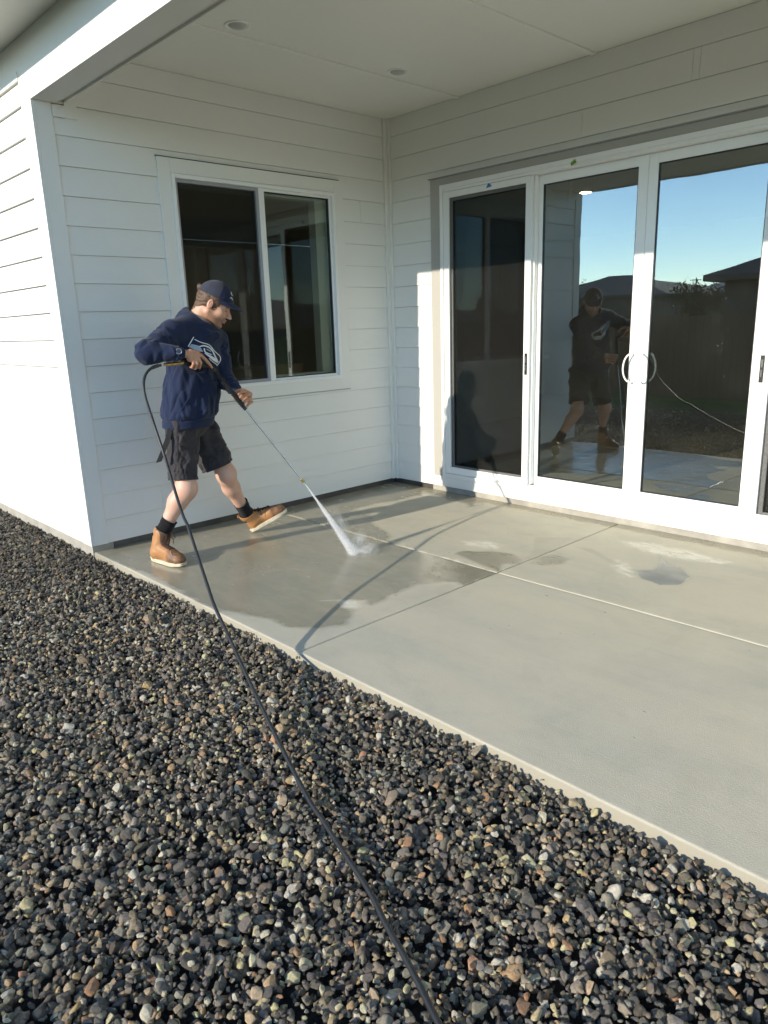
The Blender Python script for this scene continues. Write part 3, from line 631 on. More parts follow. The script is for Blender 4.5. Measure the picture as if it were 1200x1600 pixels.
# ------------------------------------------------------------------ signed-distance modelling (surface nets)
def V3(*a): return np.array(a, float)
def unit(v): v = np.asarray(v, float); return v/np.linalg.norm(v)
def cone(P, a, b, r1, r2):                            # rounded cone
    a = np.asarray(a, float); b = np.asarray(b, float); ab = b-a; t = np.clip(((P-a)@ab)/(ab@ab), 0, 1)
    return np.linalg.norm(P-a-t[:, None]*ab, axis=1)-(r1+(r2-r1)*t)
def ell(P, c, r, M_=None):
    q_ = P-np.asarray(c, float)
    if M_ is not None: q_ = q_@M_.T
    r = np.asarray(r, float); k0 = np.linalg.norm(q_/r, axis=1); k1 = np.linalg.norm(q_/(r*r), axis=1)+1e-9
    return k0*(k0-1)/k1
def rbox(P, c, h, r, M_=None):
    q_ = P-np.asarray(c, float)
    if M_ is not None: q_ = q_@M_.T
    d = np.abs(q_)-(np.asarray(h, float)-r); return np.linalg.norm(np.maximum(d, 0), axis=1)+np.minimum(d.max(1), 0)-r
def su(a, b, k):
    h = np.clip(.5+.5*(b-a)/k, 0, 1); return b+(a-b)*h-k*h*(1-h)
def sub(a, b, k=.004): return -su(-a, b, k)
def inter(a, b, k=.004): return -su(-a, -b, k)
def chain(P, pts, rad, k=.004):
    d = None
    for i in range(len(pts)-1):
        c = cone(P, pts[i], pts[i+1], rad[i], rad[i+1]); d = c if d is None else np.minimum(d, c)
    return d
def nets(f, lo, hi, h, B=10):
    lo = np.asarray(lo, float); hi = np.asarray(hi, float); n_ = (np.ceil((hi-lo)/h/B).astype(int))*B
    nb = n_//B; g = np.stack(np.meshgrid(*[np.arange(k) for k in nb], indexing='ij'), -1).reshape(-1, 3)
    cen = lo+(g*B+(B-1)/2)*h; dc = f(cen); act = np.abs(dc) < B*h*.9*1.35+.012
    vol = np.empty(n_, np.float32); cs = np.where(dc < 0, -1, 1).reshape(nb).astype(np.float32)
    vol[:] = np.repeat(np.repeat(np.repeat(cs, B, 0), B, 1), B, 2)
    loc = np.stack(np.meshgrid(*[np.arange(B)]*3, indexing='ij'), -1).reshape(-1, 3)
    ga = g[act]
    for s in range(0, len(ga), 250):
        blk = ga[s:s+250]; idx = (blk[:, None]*B+loc[None]).reshape(-1, 3); d = f(lo+idx*h)
        vol[idx[:, 0], idx[:, 1], idx[:, 2]] = d
    neg = vol < 0; cnt = np.zeros([k-1 for k in n_], np.uint8)
    offs = [(i, j, k) for i in (0, 1) for j in (0, 1) for k in (0, 1)]
    for i, j, k in offs: cnt += neg[i:n_[0]-1+i, j:n_[1]-1+j, k:n_[2]-1+k]
    cells = np.argwhere((cnt > 0) & (cnt < 8)); m1 = np.array(n_)-1
    flat = (cells[:, 0]*m1[1]+cells[:, 1])*m1[2]+cells[:, 2]
    vals = np.stack([vol[cells[:, 0]+i, cells[:, 1]+j, cells[:, 2]+k] for i, j, k in offs], 1).astype(float)
    O = np.array(offs, float); acc = np.zeros((len(cells), 3)); c = np.zeros(len(cells))
    for a in range(8):
        for b in range(a+1, 8):
            if np.abs(O[a]-O[b]).sum() == 1:
                va, vb = vals[:, a], vals[:, b]; x = (va < 0) != (vb < 0)
                t = np.where(x, va/np.where(x, va-vb, 1), 0)[:, None]; acc += np.where(x[:, None], O[a]+(O[b]-O[a])*t, 0); c += x
    Vx = lo+(cells+acc/c[:, None])*h
    quads = []
    for ax in range(3):
        sl = [slice(None)]*3; sr = [slice(None)]*3; sl[ax] = slice(0, -1); sr[ax] = slice(1, None)
        A_ = neg[tuple(sl)]; ch = A_ != neg[tuple(sr)]; e = np.argwhere(ch); o1, o2 = [(1, 2), (2, 0), (0, 1)][ax]
        ok = (e[:, o1] > 0) & (e[:, o2] > 0) & (e[:, o1] < m1[o1]) & (e[:, o2] < m1[o2]); e = e[ok]; sgn = A_[e[:, 0], e[:, 1], e[:, 2]]
        def cid(d1, d2):
            q_ = e.copy(); q_[:, o1] -= d1; q_[:, o2] -= d2; return np.searchsorted(flat, (q_[:, 0]*m1[1]+q_[:, 1])*m1[2]+q_[:, 2])
        qd = np.stack([cid(1, 1), cid(0, 1), cid(0, 0), cid(1, 0)], 1); qd[~sgn] = qd[~sgn][:, ::-1]; quads.append(qd)
    return Vx, np.vstack(quads)

# ------------------------------------------------------------------ the person
J = {k: unproj(*v) for k, v in dict(
 ankR=(252,836,.575), kneeR=(291,764,.69), kneeL=(353,742,.56), ankL=(387,806,.44), waist=(300,630,.56), chest=(306,560,.60), neck=(316,508,.63),
 head=(335,476,.69), shR=(268,521,.69), elR=(230,551,.80), wrR=(284,552,.935), shL=(338,532,.54), elL=(350,592,.66), wrL=(370,611,.87)).items()}
J['hipR'] = V3(.61, -2.60, .95); J['hipL'] = V3(.475, -2.41, .94); J['pel'] = (J['hipR']+J['hipL'])/2
FT = unit((.83, .56, 0)); RT = unit((.56, -.83, 0)); UT = V3(0, 0, 1)      # torso: forward, right, up
MT = np.array([FT, RT, UT])
px = lambda a, b, x: unproj(a, b, x)
# head frame
fh = unit((.62, .785, 0)); pit = R_(28)
FH = unit(fh*math.cos(pit)-UT*math.sin(pit)); UH = unit(UT*math.cos(pit)+fh*math.sin(pit)); RH = np.cross(FH, UH); MH = np.array([FH, RH, UH])
HS = 1.13; HC = px(334.5, 476.5, .68)
def hp(f, r, u): return HC+HS*(FH*f+RH*r+UH*u)         # head-local point (metres on a 1:1 head)
def head_sdf(P):
    q_ = ((P-HC)@MH.T)/HS; x, y, z = q_[:, 0], q_[:, 1], q_[:, 2]; ya = np.abs(y); Q = np.stack([x, ya, z], 1)
    d = ell(q_, (-.012, 0, .035), (.098, .076, .090))                     # skull
    d = su(d, ell(q_, (.028, 0, -.030), (.062, .060, .078)), .03)          # face
    d = su(d, cone(Q, (-.012, .052, -.048), (.052, .022, -.092), .016, .014), .022)  # jaw line
    d = su(d, ell(q_, (.070, 0, -.098), (.019, .022, .017)), .016)          # chin
    d = su(d, cone(Q, (.072, .012, .022), (.062, .040, .020), .013, .012), .010)  # brow
    d = su(d, ell(Q, (.056, .044, -.022), (.022, .018, .018)), .018)         # cheek bone
    d = sub(d, ell(Q, (.092, .031, .000), (.017, .019, .013)), .010)         # eye socket
    d = su(d, ell(Q, (.072, .031, -.001), (.0125, .0135, .0115)), .002)       # eyeball under lid
    d = su(d, cone(q_, (.086, 0, .006), (.112, 0, -.028), .008, .0115), .010)   # nose
    d = su(d, ell(Q, (.098, .012, -.033), (.011, .008, .007)), .006)
    d = sub(d, ell(Q, (.100, .008, -.041), (.006, .004, .004)), .003)
    d = su(d, ell(q_, (.088, 0, -.055), (.014, .024, .008)), .008)           # lips
    d = su(d, ell(q_, (.086, 0, -.068), (.013, .020, .007)), .006)
    d = sub(d, ell(q_, (.103, 0, -.0615), (.010, .026, .0022)), .003)
    # ear
    e = ell(Q, (-.012, .079, -.004), (.0175, .0085, .030)); e = sub(e, ell(Q, (-.0085, .0885, .002), (.0095, .0085, .019)), .002); e = np.minimum(e, ell(Q, (-.009, .081, -.002), (.004, .005, .013))); d = su(d, e, .006)
    # neck
    nk = cone(q_, (-.040, 0, -.045), (-.060, 0, -.175), .058, .064); nk2 = cone(q_, (-.005, 0, -.085), (-.050, 0, -.19), .040, .05)
    d = su(d, su(nk, nk2, .02), .02)
    return d*HS
# hands -----------------------------------------------------------------
HR = [ # right hand: palm, index laid along the gun, three fingers curled under the grip, thumb over the top
 ([px(299,553,.945), px(311,555,.945)], [.021, .015]),
 ([px(313,554,.945), px(321,562,.945), px(327,568.5,.935), px(331,574,.928)], [.0115, .0105, .0095, .0080]),
 ([px(309,558,.955), px(313.5,566.5,.958), px(311.5,574,.935), px(306.5,573.5,.905)], [.0118, .0108, .0098, .0085]),
 ([px(305,560,.957), px(308,568.5,.962), px(305.5,575.5,.937), px(301.5,574.5,.907)], [.0115, .0105, .0095, .0082]),
 ([px(300.5,561,.953), px(302.5,568.5,.957), px(300,574,.934), px(297,573,.907)], [.0105, .0095, .0085, .0075]),
 ([px(293,552,.925), px(302,549.5,.895), px(311,553,.880), px(318,559,.880)], [.016, .0128, .0108, .0090])]
def handR(P):
    d = cone(P, J['wrR'], px(292,553,.942), .025, .024); d = su(d, rbox(P, px(302,556.5,.945), (.040, .040, .018), .017, MHR), .012)
    d = su(d, chain(P, *HR[0]), .008)
    for f_ in HR[1:]: d = su(d, chain(P, *f_), .0045)
    return d
a_ = unit(px(312,557,.945)-px(292,553,.942)); c_ = unit(unit((.875, -.483, .12))-a_*(unit((.875, -.483, .12))@a_)); b_ = np.cross(c_, a_)
MHR = np.array([a_, b_, c_])
HL = [
 ([px(384,612,.925), px(377.5,612.5,.955), px(373,616,.978), px(371.5,620.5,.972)], [.0115, .0110, .0100, .0085]),
 ([px(388,617,.925), px(383,617.5,.965), px(378,622,.985), px(375.5,627,.978)], [.0118, .0112, .0102, .0086]),
 ([px(391.5,622.5,.925), px(387.5,623.5,.968), px(382.5,627.5,.987), px(380,632,.978)], [.0115, .0108, .0098, .0083]),
 ([px(393.5,628,.925), px(391,629.5,.960), px(387,633,.977), px(384.5,637,.972)], [.0105, .0096, .0088, .0075]),
 ([px(377,611,.885), px(370.5,611.5,.915), px(366.5,616,.945), px(366,622,.957)], [.016, .0132, .0112, .0092])]
a2 = unit(px(389,620,.92)-px(372,611,.875)); n2_ = unit(unit((-.6, .55, -.2))-a2*(unit((-.6, .55, -.2))@a2)); MHL = np.array([a2, np.cross(n2_, a2), n2_])
def handL(P):
    d = cone(P, J['wrL'], px(378,613,.89), .026, .024); d = su(d, rbox(P, px(383.5,618,.905), (.040, .038, .017), .016, MHL), .012)
    for f_ in HL: d = su(d, chain(P, *f_), .0045)
    return d
def leg(P, hip, kn, an, s):
    fw = unit(an-kn); back = unit(np.cross(np.cross(fw, FT), fw)); back = -back if back@FT > 0 else back
    d = cone(P, hip, kn+V3(0, 0, .015), .088, .063); d = su(d, ell(P, kn+FT*.008, (.054, .055, .07)), .05)
    calf = kn*.72+an*.28+back*.012; d = su(d, cone(P, kn, calf, .056, .058), .05); d = su(d, cone(P, calf, an, .057, .038), .05)
    return d
def body_sdf(P):
    out = np.full(len(P), 1.0)
    def region(lo, hi, f, pad=.03):
        m_ = np.all((P > np.array(lo)-pad) & (P < np.array(hi)+pad), axis=1)
        r_ = np.full(len(P), 1.0)
        if m_.any(): r_[m_] = f(P[m_])
        return r_
    t_ = ell(P, J['chest'], (.105, .165, .20), MT); t_ = su(t_, cone(P, J['waist'], J['pel'], .12, .125), .06)
    t_ = su(t_, cone(P, J['shR'], J['shL'], .06, .06), .05); t_ = su(t_, cone(P, J['chest'], J['neck'], .08, .055), .05)
    for s_, a, b, c in ((1, 'shR', 'elR', 'wrR'), (2, 'shL', 'elL', 'wrL')):
        t_ = su(t_, cone(P, J[a], J[b], .050, .040), .02); t_ = su(t_, cone(P, J[b], J[c], .040, .027), .02)
    t_ = su(t_, leg(P, J['hipR'], J['kneeR'], J['ankR'], 1), .03); t_ = su(t_, leg(P, J['hipL'], J['kneeL'], J['ankL'], 2), .03)
    t_ = su(t_, region(HC-.24, HC+.22, head_sdf), .02)
    m = px(305,560,.93); t_ = su(t_, region(m-.11, m+.11, handR), .008)
    m = px(380,620,.93); t_ = su(t_, region(m-.11, m+.11, handL), .008)
    return t_
m_skin = mat('skin', (.55, .33, .23), .5); n = NB(m_skin)
n.b.inputs['Subsurface Weight'].default_value = .12; n.b.inputs['Subsurface Radius'].default_value = (.012, .005, .003); n.b.inputs['Subsurface Scale'].default_value = .6
v = n.obj(); sa = n.attr('skin'); g = n.noise(v, 22, 4); c = n.mix(n.mr(g, .35, .65, 0, .4), sa.outputs['Color'], n.mix(1., sa.outputs['Color'], (1.12, .9, .84), 'MULTIPLY'))
bl = n.noise(v, 55, 4, .7); c = n.mix(n.mr(bl, .4, .7, 0, .35), c, n.mix(1., c, (.86, .74, .68), 'MULTIPLY'))
n.l(c, n.b.inputs['Base Color']); n.l(n.bump(n.noise(v, 160, 4), .0012, .7), n.b.inputs['Normal'])
Vb, Fb = nets(body_sdf, (.22, -3.1, .10), (1.12, -1.9, 1.95), .0036)
person = npmesh('person', Vb, Fb, m_skin)
tag(person, 'man in navy hoodie, black shorts and backward-leaning stride rinsing the patio with a spray lance', 'person')
person['label'] = 'man in navy hoodie, dark cap, black shorts and tan boots rinsing the patio'
q_ = ((Vb-HC)@MH.T)/HS; colv = np.tile(V3(.56, .335, .225), (len(Vb), 1))
lowz = Vb[:, 2] < 1.0; colv[lowz] = (.62, .40, .30)
hnd = (Vb[:, 2] < 1.50) & ~lowz; colv[hnd] = (.50, .275, .17)
x, y, z = q_.T; ya = np.abs(y)
def blend(w, c_): global colv; colv = colv*(1-w[:, None])+np.array(c_)*w[:, None]
near = np.linalg.norm(q_, axis=1) < .25
beard = near*np.clip((-.040-z+.30*np.clip(x-.02, -.05, .1)*0)/.02, 0, 1)*np.clip((x+.02)/.02, 0, 1)*np.clip((.128+z)/.02, 0, 1)
side = near*np.clip((x+.012)/.01, 0, 1)*np.clip((.034-x)/.02, 0, 1)*np.clip((.02-z)/.01, 0, 1)*(ya > .045); beard = np.maximum(beard, side*.8)*(.85+.15*sfbm(q_, 77, 90, 2)); blend(beard*.85, (.17, .095, .055)); 
mous = near*(np.abs(z+.046) < .006)*(x > .075)*(ya < .030); blend(mous*.45, (.17, .09, .055))
blend(near*(np.abs(z+.0615) < .010)*(x > .078)*(ya < .022)*.5, (.42, .17, .13))
blend(near*(np.abs(z-.0205) < .0055)*(x > .060)*(ya > .014)*(ya < .047)*.75, (.13, .075, .045))
blend(near*(np.abs(z+.002) < .0032)*(x > .06)*(ya > .019)*(ya < .043)*.8, (.06, .035, .03))
blend(near*(np.hypot(x+.012, z+.004) < .036)*(ya > .070)*.35, (.55, .22, .16))
a = person.data.attributes.new('skin', 'FLOAT_COLOR', 'POINT'); a.data.foreach_set('color', np.column_stack([colv, np.ones(len(colv))]).astype(np.float32).ravel())

def fabric(name, col, rough=.9, sc=420, bs=.35, sheen=.10):
    m = mat(name, col, rough, spec=.25); n = NB(m); v = n.obj(); w = n.noise(v, sc, 2); b = n.noise(v, 14, 4)
    n.l(n.mix(n.mr(b, .3, .7, 0, .55), col, tuple(c*.72 for c in col)), n.b.inputs['Base Color'])
    b1 = n.bump(n.noise(v, 34, 5, .6), .004, .35); n.l(n.bump(w, .0012, bs, b1), n.b.inputs['Normal']); n.b.inputs['Sheen Weight'].default_value = sheen; n.b.inputs['Sheen Roughness'].default_value = .5
    return m
m_hood = fabric('navy_fleece', (.013, .022, .056)); m_shorts = fabric('charcoal_canvas', (.042, .038, .040), .85, 300, .3, .1); m_sock = fabric('black_knit', (.010, .010, .011), .95, 500, .5)
m_rib = fabric('navy_ribbing', (.015, .026, .066))
# hoodie -------------------------------------------------------------------
hem = px(294, 667, .57); chst = J['chest']
elR_b = J['elR']
def fold(P, a, b, freq, amp, seed):                    # creases running across a limb
    ab = unit(b-a); t = (P-a)@ab; s = sfbm(P, seed, 7, 2); return amp*np.sin(t*freq+3.0*s)*(.55+.45*sfbm(P, seed+1, 4, 2))
def hoodie_sdf(P):
    q_ = (P-chst)@MT.T
    zrel = np.clip((P[:, 2]-.90)/(1.50-.90), 0, 1)
    cx = hem[None]*(1-zrel[:, None])+(chst+V3(.0, .0, 0)+(J['neck']-chst)*.35)[None]*zrel[:, None]
    w = P-cx; lf = w@FT; lr = w@RT
    rf = np.interp(P[:, 2], [.86, .93, .98, 1.15, 1.35, 1.45, 1.56], [.162, .165, .172, .168, .156, .136, .085]); rr = np.interp(P[:, 2], [.86, .93, .98, 1.15, 1.35, 1.47, 1.57], [.203, .206, .213, .208, .200, .190, .110])
    k0 = np.sqrt((lf/rf)**2+(lr/rr)**2); d = (k0-1)*np.minimum(rf, rr)*.92
    fz = sfbm(P*np.array([1, 1, .35]), 71, 4.5, 3)*.011+np.abs(sfbm(P*np.array([1, 1, .42]), 72, 6, 3))*-.017
    d = d+fz*np.clip((P[:, 2]-.965)/.03, 0, 1)*np.clip((1.45-P[:, 2])/.1, .2, 1)
    # ribbed hem
    d = d+np.where(P[:, 2] < .955, .0, 0)
    d = np.maximum(d, .905-P[:, 2]-.02*np.clip(lf, -.2, .2)); d = np.maximum(d, P[:, 2]-1.56)
    band = np.clip(1-np.abs(P[:, 2]-.958)/.006, 0, 1)*.005; d = d+band
    sh = cone(P, J['shR']+V3(0, 0, .0), J['shL'], .078, .074); d = su(d, sh, .06); d = su(d, cone(P, J['shR'], J['neck']+V3(-.02, -.02, .02), .070, .085), .05); d = su(d, cone(P, J['shL'], J['neck'], .065, .085), .05)
    # kangaroo pocket
    pk = (np.abs(lr+.0) < .135-.06*np.clip((P[:, 2]-.97)/.24, 0, 1))*(lf > 0)*(P[:, 2] > .965)*(P[:, 2] < 1.20); d = d-pk*.006
    # sleeves
    for a, b, c, s1, s2, s3, sd in (('shR', 'elR', 'wrR', .078, .070, .046, 81), ('shL', 'elL', 'wrL', .076, .066, .044, 91)):
        A_, B_, C_ = J[a], J[b], J[c]; C2 = C_-unit(C_-B_)*.035
        s = cone(P, A_, B_, s1, s2)+fold(P, A_, B_, 62, .0085, sd); s2_ = cone(P, B_, C2, s2-.004, s3)+fold(P, B_, C_, 80, .0075, sd+3)
        s = su(s, s2_, .035); d = su(d, s, .018)
        cf = cone(P, C_-unit(C_-B_)*.045, C_-unit(C_-B_)*.004, .038, .034); d = su(d, cf, .006)
    # hood, folded down behind the neck
    nb = J['neck']+V3(0, 0, -.005)
    hb = ell(P, nb-FT*.095+V3(0, 0, .035), (.080, .120, .085), MT); hb = hb+.007*sfbm(P, 61, 7, 2); d = su(d, hb, .03)
    for k in range(8):                                # rolled hood edge round the neck
        a1 = math.pi*2*k/8; a2_ = math.pi*2*(k+1)/8
        p1 = nb+FT*(.002+.090*math.cos(a1))+RT*.105*math.sin(a1)+UT*(-.018-.050*math.cos(a1)); p2 = nb+FT*(.002+.090*math.cos(a2_))+RT*.105*math.sin(a2_)+UT*(-.018-.050*math.cos(a2_))
        d = su(d, cone(P, p1, p2, .026, .026), .014)
    # opening
    nk = cone(P, nb-UT*.03, nb+UT*.25+FT*.05, .068, .125); d = sub(d, nk, .012)
    return d
Vh, Fh = nets(hoodie_sdf, (.20, -3.15, .84), (1.10, -1.98, 1.76), .0042)
hoodie = npmesh('hoodie', Vh, Fh, m_hood); bvh = BVHTree.FromPolygons([tuple(v_) for v_ in Vh], [tuple(f_) for f_ in Fh])
# shorts ----------------------------------------------------------------
def shorts_sdf(P):
    d = ell(P, J['pel']+V3(0, 0, .0), (.128, .155, .13), MT); d = su(d, cone(P, J['pel']+V3(0, 0, .10), J['pel'], .125, .13), .04)
    for hp_, kn, r1, r2, en, sd in ((J['hipR'], J['kneeR'], .104, .084, px(287,750,.665), 41), (J['hipL'], J['kneeL'], .105, .104, px(342,728,.55), 45)):
        ax = unit(en-hp_); L_ = np.linalg.norm(en-hp_); t = (P-hp_)@ax
        s = cone(P, hp_, en+ax*.12, r1, r2+.008)+.014*sfbm(P*np.array([1, 1, .5]), sd, 5.5, 3)+np.abs(sfbm(P*np.array([1, 1, .8]), sd+1, 7, 3))*-.018
        s = s+.003*np.clip(1-np.abs(t-(L_-.03))/.003, 0, 1)
        s = np.maximum(s, t-L_); s = np.maximum(s, -(cone(P, hp_+ax*.2, en+ax*.14, .06, r2+.002)*1.0) if False else s)
        inn = np.maximum(cone(P, hp_+ax*.22, en+ax*.2, .07, r2+.0), -(t-(L_-.12))); s = sub(s, inn, .003)
        d = su(d, s, .022)
    return d
Vs_, Fs_ = nets(shorts_sdf, (.28, -2.86, .46), (.90, -2.0, 1.10), .0042)
shorts = npmesh('shorts', Vs_, Fs_, m_shorts)
q = MB()                                               # stitched seams and pocket lines, laid on the cloth
def lay(path, bvh_, off=.0015, r=.0016):
    out = []
    for a, b in zip(path[:-1], path[1:]):
        for k in range(10):
            x_ = a[0]+(b[0]-a[0])*k/10; y_ = a[1]+(b[1]-a[1])*k/10
            d = unit(CF*FPX+CR*(x_-600)-CU*(y_-800)); h_ = bvh_.ray_cast(Vector(CAM), Vector(d))
            if h_[0] is not None: out.append(h_[0]+h_[1]*off)
    return out
bvs = BVHTree.FromPolygons([tuple(v_) for v_ in Vs_], [tuple(f_) for f_ in Fs_])
for path in ([(278,672),(278,700),(279,745)], [(267,697),(280,698),(292,698)], [(270,737),(283,737),(302,740)]):
    pts = lay(path, bvs, .0004, .001)
    if len(pts) > 3: q.tube(pts, .0011, 5)
m_seam = mat('dark_stitching', (.012, .011, .012), .9); q.build('seam', m_seam, smooth=True, ang=180)
seam = COL.objects[-1] if False else bpy.data.objects['seam']
q = MB(); pts = lay([(297,619),(288,633),(279,645),(284,660)], bvh, .0012)
if len(pts) > 3: q.tube(pts, .0022, 6)
m_welt = fabric('navy_welt', (.03, .05, .12)); welt = q.build('pocket_welt', m_welt, smooth=True, ang=180)
# hanging belt end
q = MB(); w = .019; bp_ = [px(266,668,.66), px(262,685,.675), px(256,702,.68), (px(248,722,.675))]
rt_ = unit((.483, .875, .25)); vs = []; fs = []
for i, p_ in enumerate(bp_): vs += [p_-rt_*w, p_+rt_*w, p_+rt_*w+V3(.003, 0, 0), p_-rt_*w+V3(.003, 0, 0)]
for i in range(3):
    for k in range(4): fs.append((i*4+k, i*4+(k+1) % 4, i*4+4+(k+1) % 4, i*4+4+k))
fs += [(0, 1, 2, 3), (12, 13, 14, 15)]; q.add(vs, fs); m_web = fabric('black_webbing', (.018, .018, .018), .7); belt = q.build('belt_end', m_web)
# socks -------------------------------------------------------------------
def sock(an, kn, top, nm):
    ax = unit(kn-an); b0 = an-ax*.03
    u = unit(np.cross(ax, V3(1, 0, 0))); w = np.cross(ax, u); q = MB(); nseg = 80; rows = 14; vs = []; fs = []
    for i in range(rows):
        t = i/(rows-1); c = b0+(top-b0)*t; r0 = .044+.009*t
        for k in range(nseg):
            a = 2*math.pi*k/nseg; r = r0+(.0014 if k % 2 else 0)+.0012*math.sin(i*2.1+a*2); vs.append(c+(u*math.cos(a)+w*math.sin(a))*r)
    for i in range(rows-1):
        for k in range(nseg): fs.append((i*nseg+k, i*nseg+(k+1) % nseg, (i+1)*nseg+(k+1) % nseg, (i+1)*nseg+k))
    q.add(vs, fs); return q.build(nm, m_sock, smooth=True, ang=180)
sockR = sock(J['ankR'], J['kneeR'], J['ankR']*.66+J['kneeR']*.34+V3(0, 0, -.0), 'sock')
sockL = sock(J['ankL'], J['kneeL'], J['ankL']*.66+J['kneeL']*.34, 'sock')
# boots --------------------------------------------------------------------
m_lea = mat('tan_leather', (.36, .17, .055), .55); n = NB(m_lea); v = n.obj(); lo = n.noise(v, 9, 4, .6); mk = n.attr('scuff').outputs['Fac']
c = n.mix(n.mr(lo, .35, .7, 0, .5), (.42, .205, .075), (.30, .135, .048)); c = n.mix(mk, c, (.105, .055, .032)); n.l(c, n.b.inputs['Base Color'])
n.l(n.bump(n.noise(v, 60, 5, .65), .003, .5), n.b.inputs['Normal'])
m_sole = mat('cream_wedge_sole', (.66, .58, .42), .7); n = NB(m_sole); v = n.obj(); n.l(n.ramp(n.noise(v, 30, 4), [(.3, (.50, .43, .30)), (.7, (.72, .65, .5))]), n.b.inputs['Base Color'])
m_lace = mat('dark_lace', (.035, .018, .012), .8)
def boot(heel, fwd, up, ankle, kn, side):
    fwd = unit(fwd); up = unit(up-fwd*(up@fwd)); rt = np.cross(fwd, up); Mb = np.array([fwd, rt, up]); L_ = .322
    T = lambda f, r, u: heel+fwd*f+rt*r+up*u
    top = ankle+unit(kn-ankle)*.020
    def wd(f): return np.interp(f, [0, .03, .08, .15, .21, .26, .30, .318], [.026, .036, .038, .038, .049, .052, .040, .020])
    def upper(P):
        q_ = (P-heel)@Mb.T; x, y, z = q_.T
        ft = ell(q_, (.235, 0, .045), (.080, .049, .046)); ft = su(ft, ell(q_, (.275, 0, .040), (.040, .044, .036)), .02)
        ft = su(ft, cone(q_, (.055, 0, .055), (.20, 0, .062), .038, .038), .03); hl = ell(q_, (.050, 0, .05), (.046, .038, .06)); ft = su(ft, hl, .02)
        sh = cone(P, T(.075, 0, .08), top, .052, .063); d = su(ft, sh, .03)
        d = su(d, cone(q_, (.12, 0, .10), (.21, 0, .070), .034, .036), .02)
        d = np.maximum(d, .018-z)
        ax = unit(kn-ankle); d = np.maximum(d, (P-top)@ax-.020); d = sub(d, cone(P, top-ax*.02, top+ax*.1, .055, .059), .004)
        # moc toe seam and quarter seams
        rr = np.sqrt(((x-.262)/.044)**2+(y/.034)**2); d = d-.0035*np.exp(-((rr-1)/.07)**2)*(z > .045)*(x > .20)
        d = d+.0022*np.exp(-((x-.165-(z-.06)*.5)/.003)**2)+.0018*np.exp(-((z-.030-.35*np.abs(x-.05))/.003)**2)*(x < .12)
        d = d+.0022*sfbm(P, 51, 12, 2)*np.exp(-((x-.15)/.07)**2)
        return d
    lo = np.minimum(np.minimum(T(-.05, 0, -.05), T(.36, 0, -.05)), top)-.10; hi = np.maximum(np.maximum(T(0, 0, 0), T(.34, 0, .1)), top)+.12
    Vv, Ff = nets(upper, lo, hi, .0030); ql = (Vv-heel)@Mb.T
    b = npmesh('boot', Vv, Ff, m_lea); sc = np.clip((ql[:, 0]-.19)/.03, 0, 1)*(.75+.25*sfbm(Vv, 9, 14, 3))+.25*np.clip(1-ql[:, 2]/.05, 0, 1)
    sc = np.maximum(sc, (np.abs(ql[:, 1]) < .019)*(ql[:, 0] > .09)*(ql[:, 0] < .20)*(ql[:, 2] > .085)*1.)
    a = b.data.attributes.new('scuff', 'FLOAT', 'POINT'); a.data.foreach_set('value', np.clip(sc, 0, 1).astype(np.float32))
    q = MB(); nseg = 56; rows = [(-.0, .96), (.004, 1.0), (.014, .985), (.022, 1.03), (.027, 1.02)]; vs = []; fs = []
    out = []
    for k in range(nseg):
        t = 2*math.pi*k/nseg; f = L_*(.5-.5*math.cos(t))+.0; s_ = 1 if math.sin(t) > 0 else -1
        out.append((f, s_*(wd(min(max(f, .02), L_-.035))+.003)*abs(math.sin(t))**.42))
    for zz, sc_ in rows:
        for f, y_ in out: vs.append(T((f-L_/2)*sc_+L_/2, y_*sc_, zz+(.006*max(0, (f-.25)/.07)**2 if zz < .01 else 0)))
    for i in range(len(rows)-1):
        for k in range(nseg): fs.append((i*nseg+k, i*nseg+(k+1) % nseg, (i+1)*nseg+(k+1) % nseg, (i+1)*nseg+k))
    fs.append(tuple(range(nseg))); fs.append(tuple((len(rows)-1)*nseg+k for k in range(nseg))); q.add(vs, fs)
    so_ = q.build('sole', m_sole, smooth=True, ang=50)
    bb = BVHTree.FromPolygons([tuple(v_) for v_ in Vv], [tuple(f_) for f_ in Ff]); q = MB()
    def snap(p_, off=.002):
        r = bb.find_nearest(Vector(p_)); return r[0]+r[1]*off
    ax = unit(top-T(.075, 0, .08)); line = []
    for k in range(7):
        t = k/6; c = T(.215, 0, .112)*(1-t)+(top+fwd*.062-ax*.0)*t
        if k in (1, 2, 3): c = c-fwd*.012*math.sin(t*math.pi)
        line.append(c)
    for k, c in enumerate(line):
        w_ = .027+.004*k/6
        q.tube([snap(c-rt*w_), snap(c-rt*w_*.5, .004), snap(c, .006), snap(c+rt*w_*.5, .004), snap(c+rt*w_)], .0036, 6)
        if k < 6: q.tube([snap(c-rt*w_, .003), snap((c+line[k+1])/2, .007), snap(line[k+1]+rt*w_, .003)], .0034, 6); q.tube([snap(c+rt*w_, .003), snap((c+line[k+1])/2, .007), snap(line[k+1]-rt*w_, .003)], .0034, 6)
    for s_ in (-1, 1):
        c = snap(line[5], .008); q.tube([c, Vector(T(0, 0, 0)*0)+c+Vector(rt)*s_*.03+Vector(fwd)*.018+Vector(up)*.004, c+Vector(rt)*s_*.042+Vector(fwd)*.012-Vector(up)*.024, c+Vector(rt)*s_*.018+Vector(fwd)*.010-Vector(up)*.020, c], .0022, 6)
        q.tube([c, c+Vector(rt)*s_*.014+Vector(fwd)*.022-Vector(up)*.02, c+Vector(rt)*s_*.020+Vector(fwd)*.014-Vector(up)*.055], .0022, 6)
    la = q.build('lace', m_lace, smooth=True, ang=180)
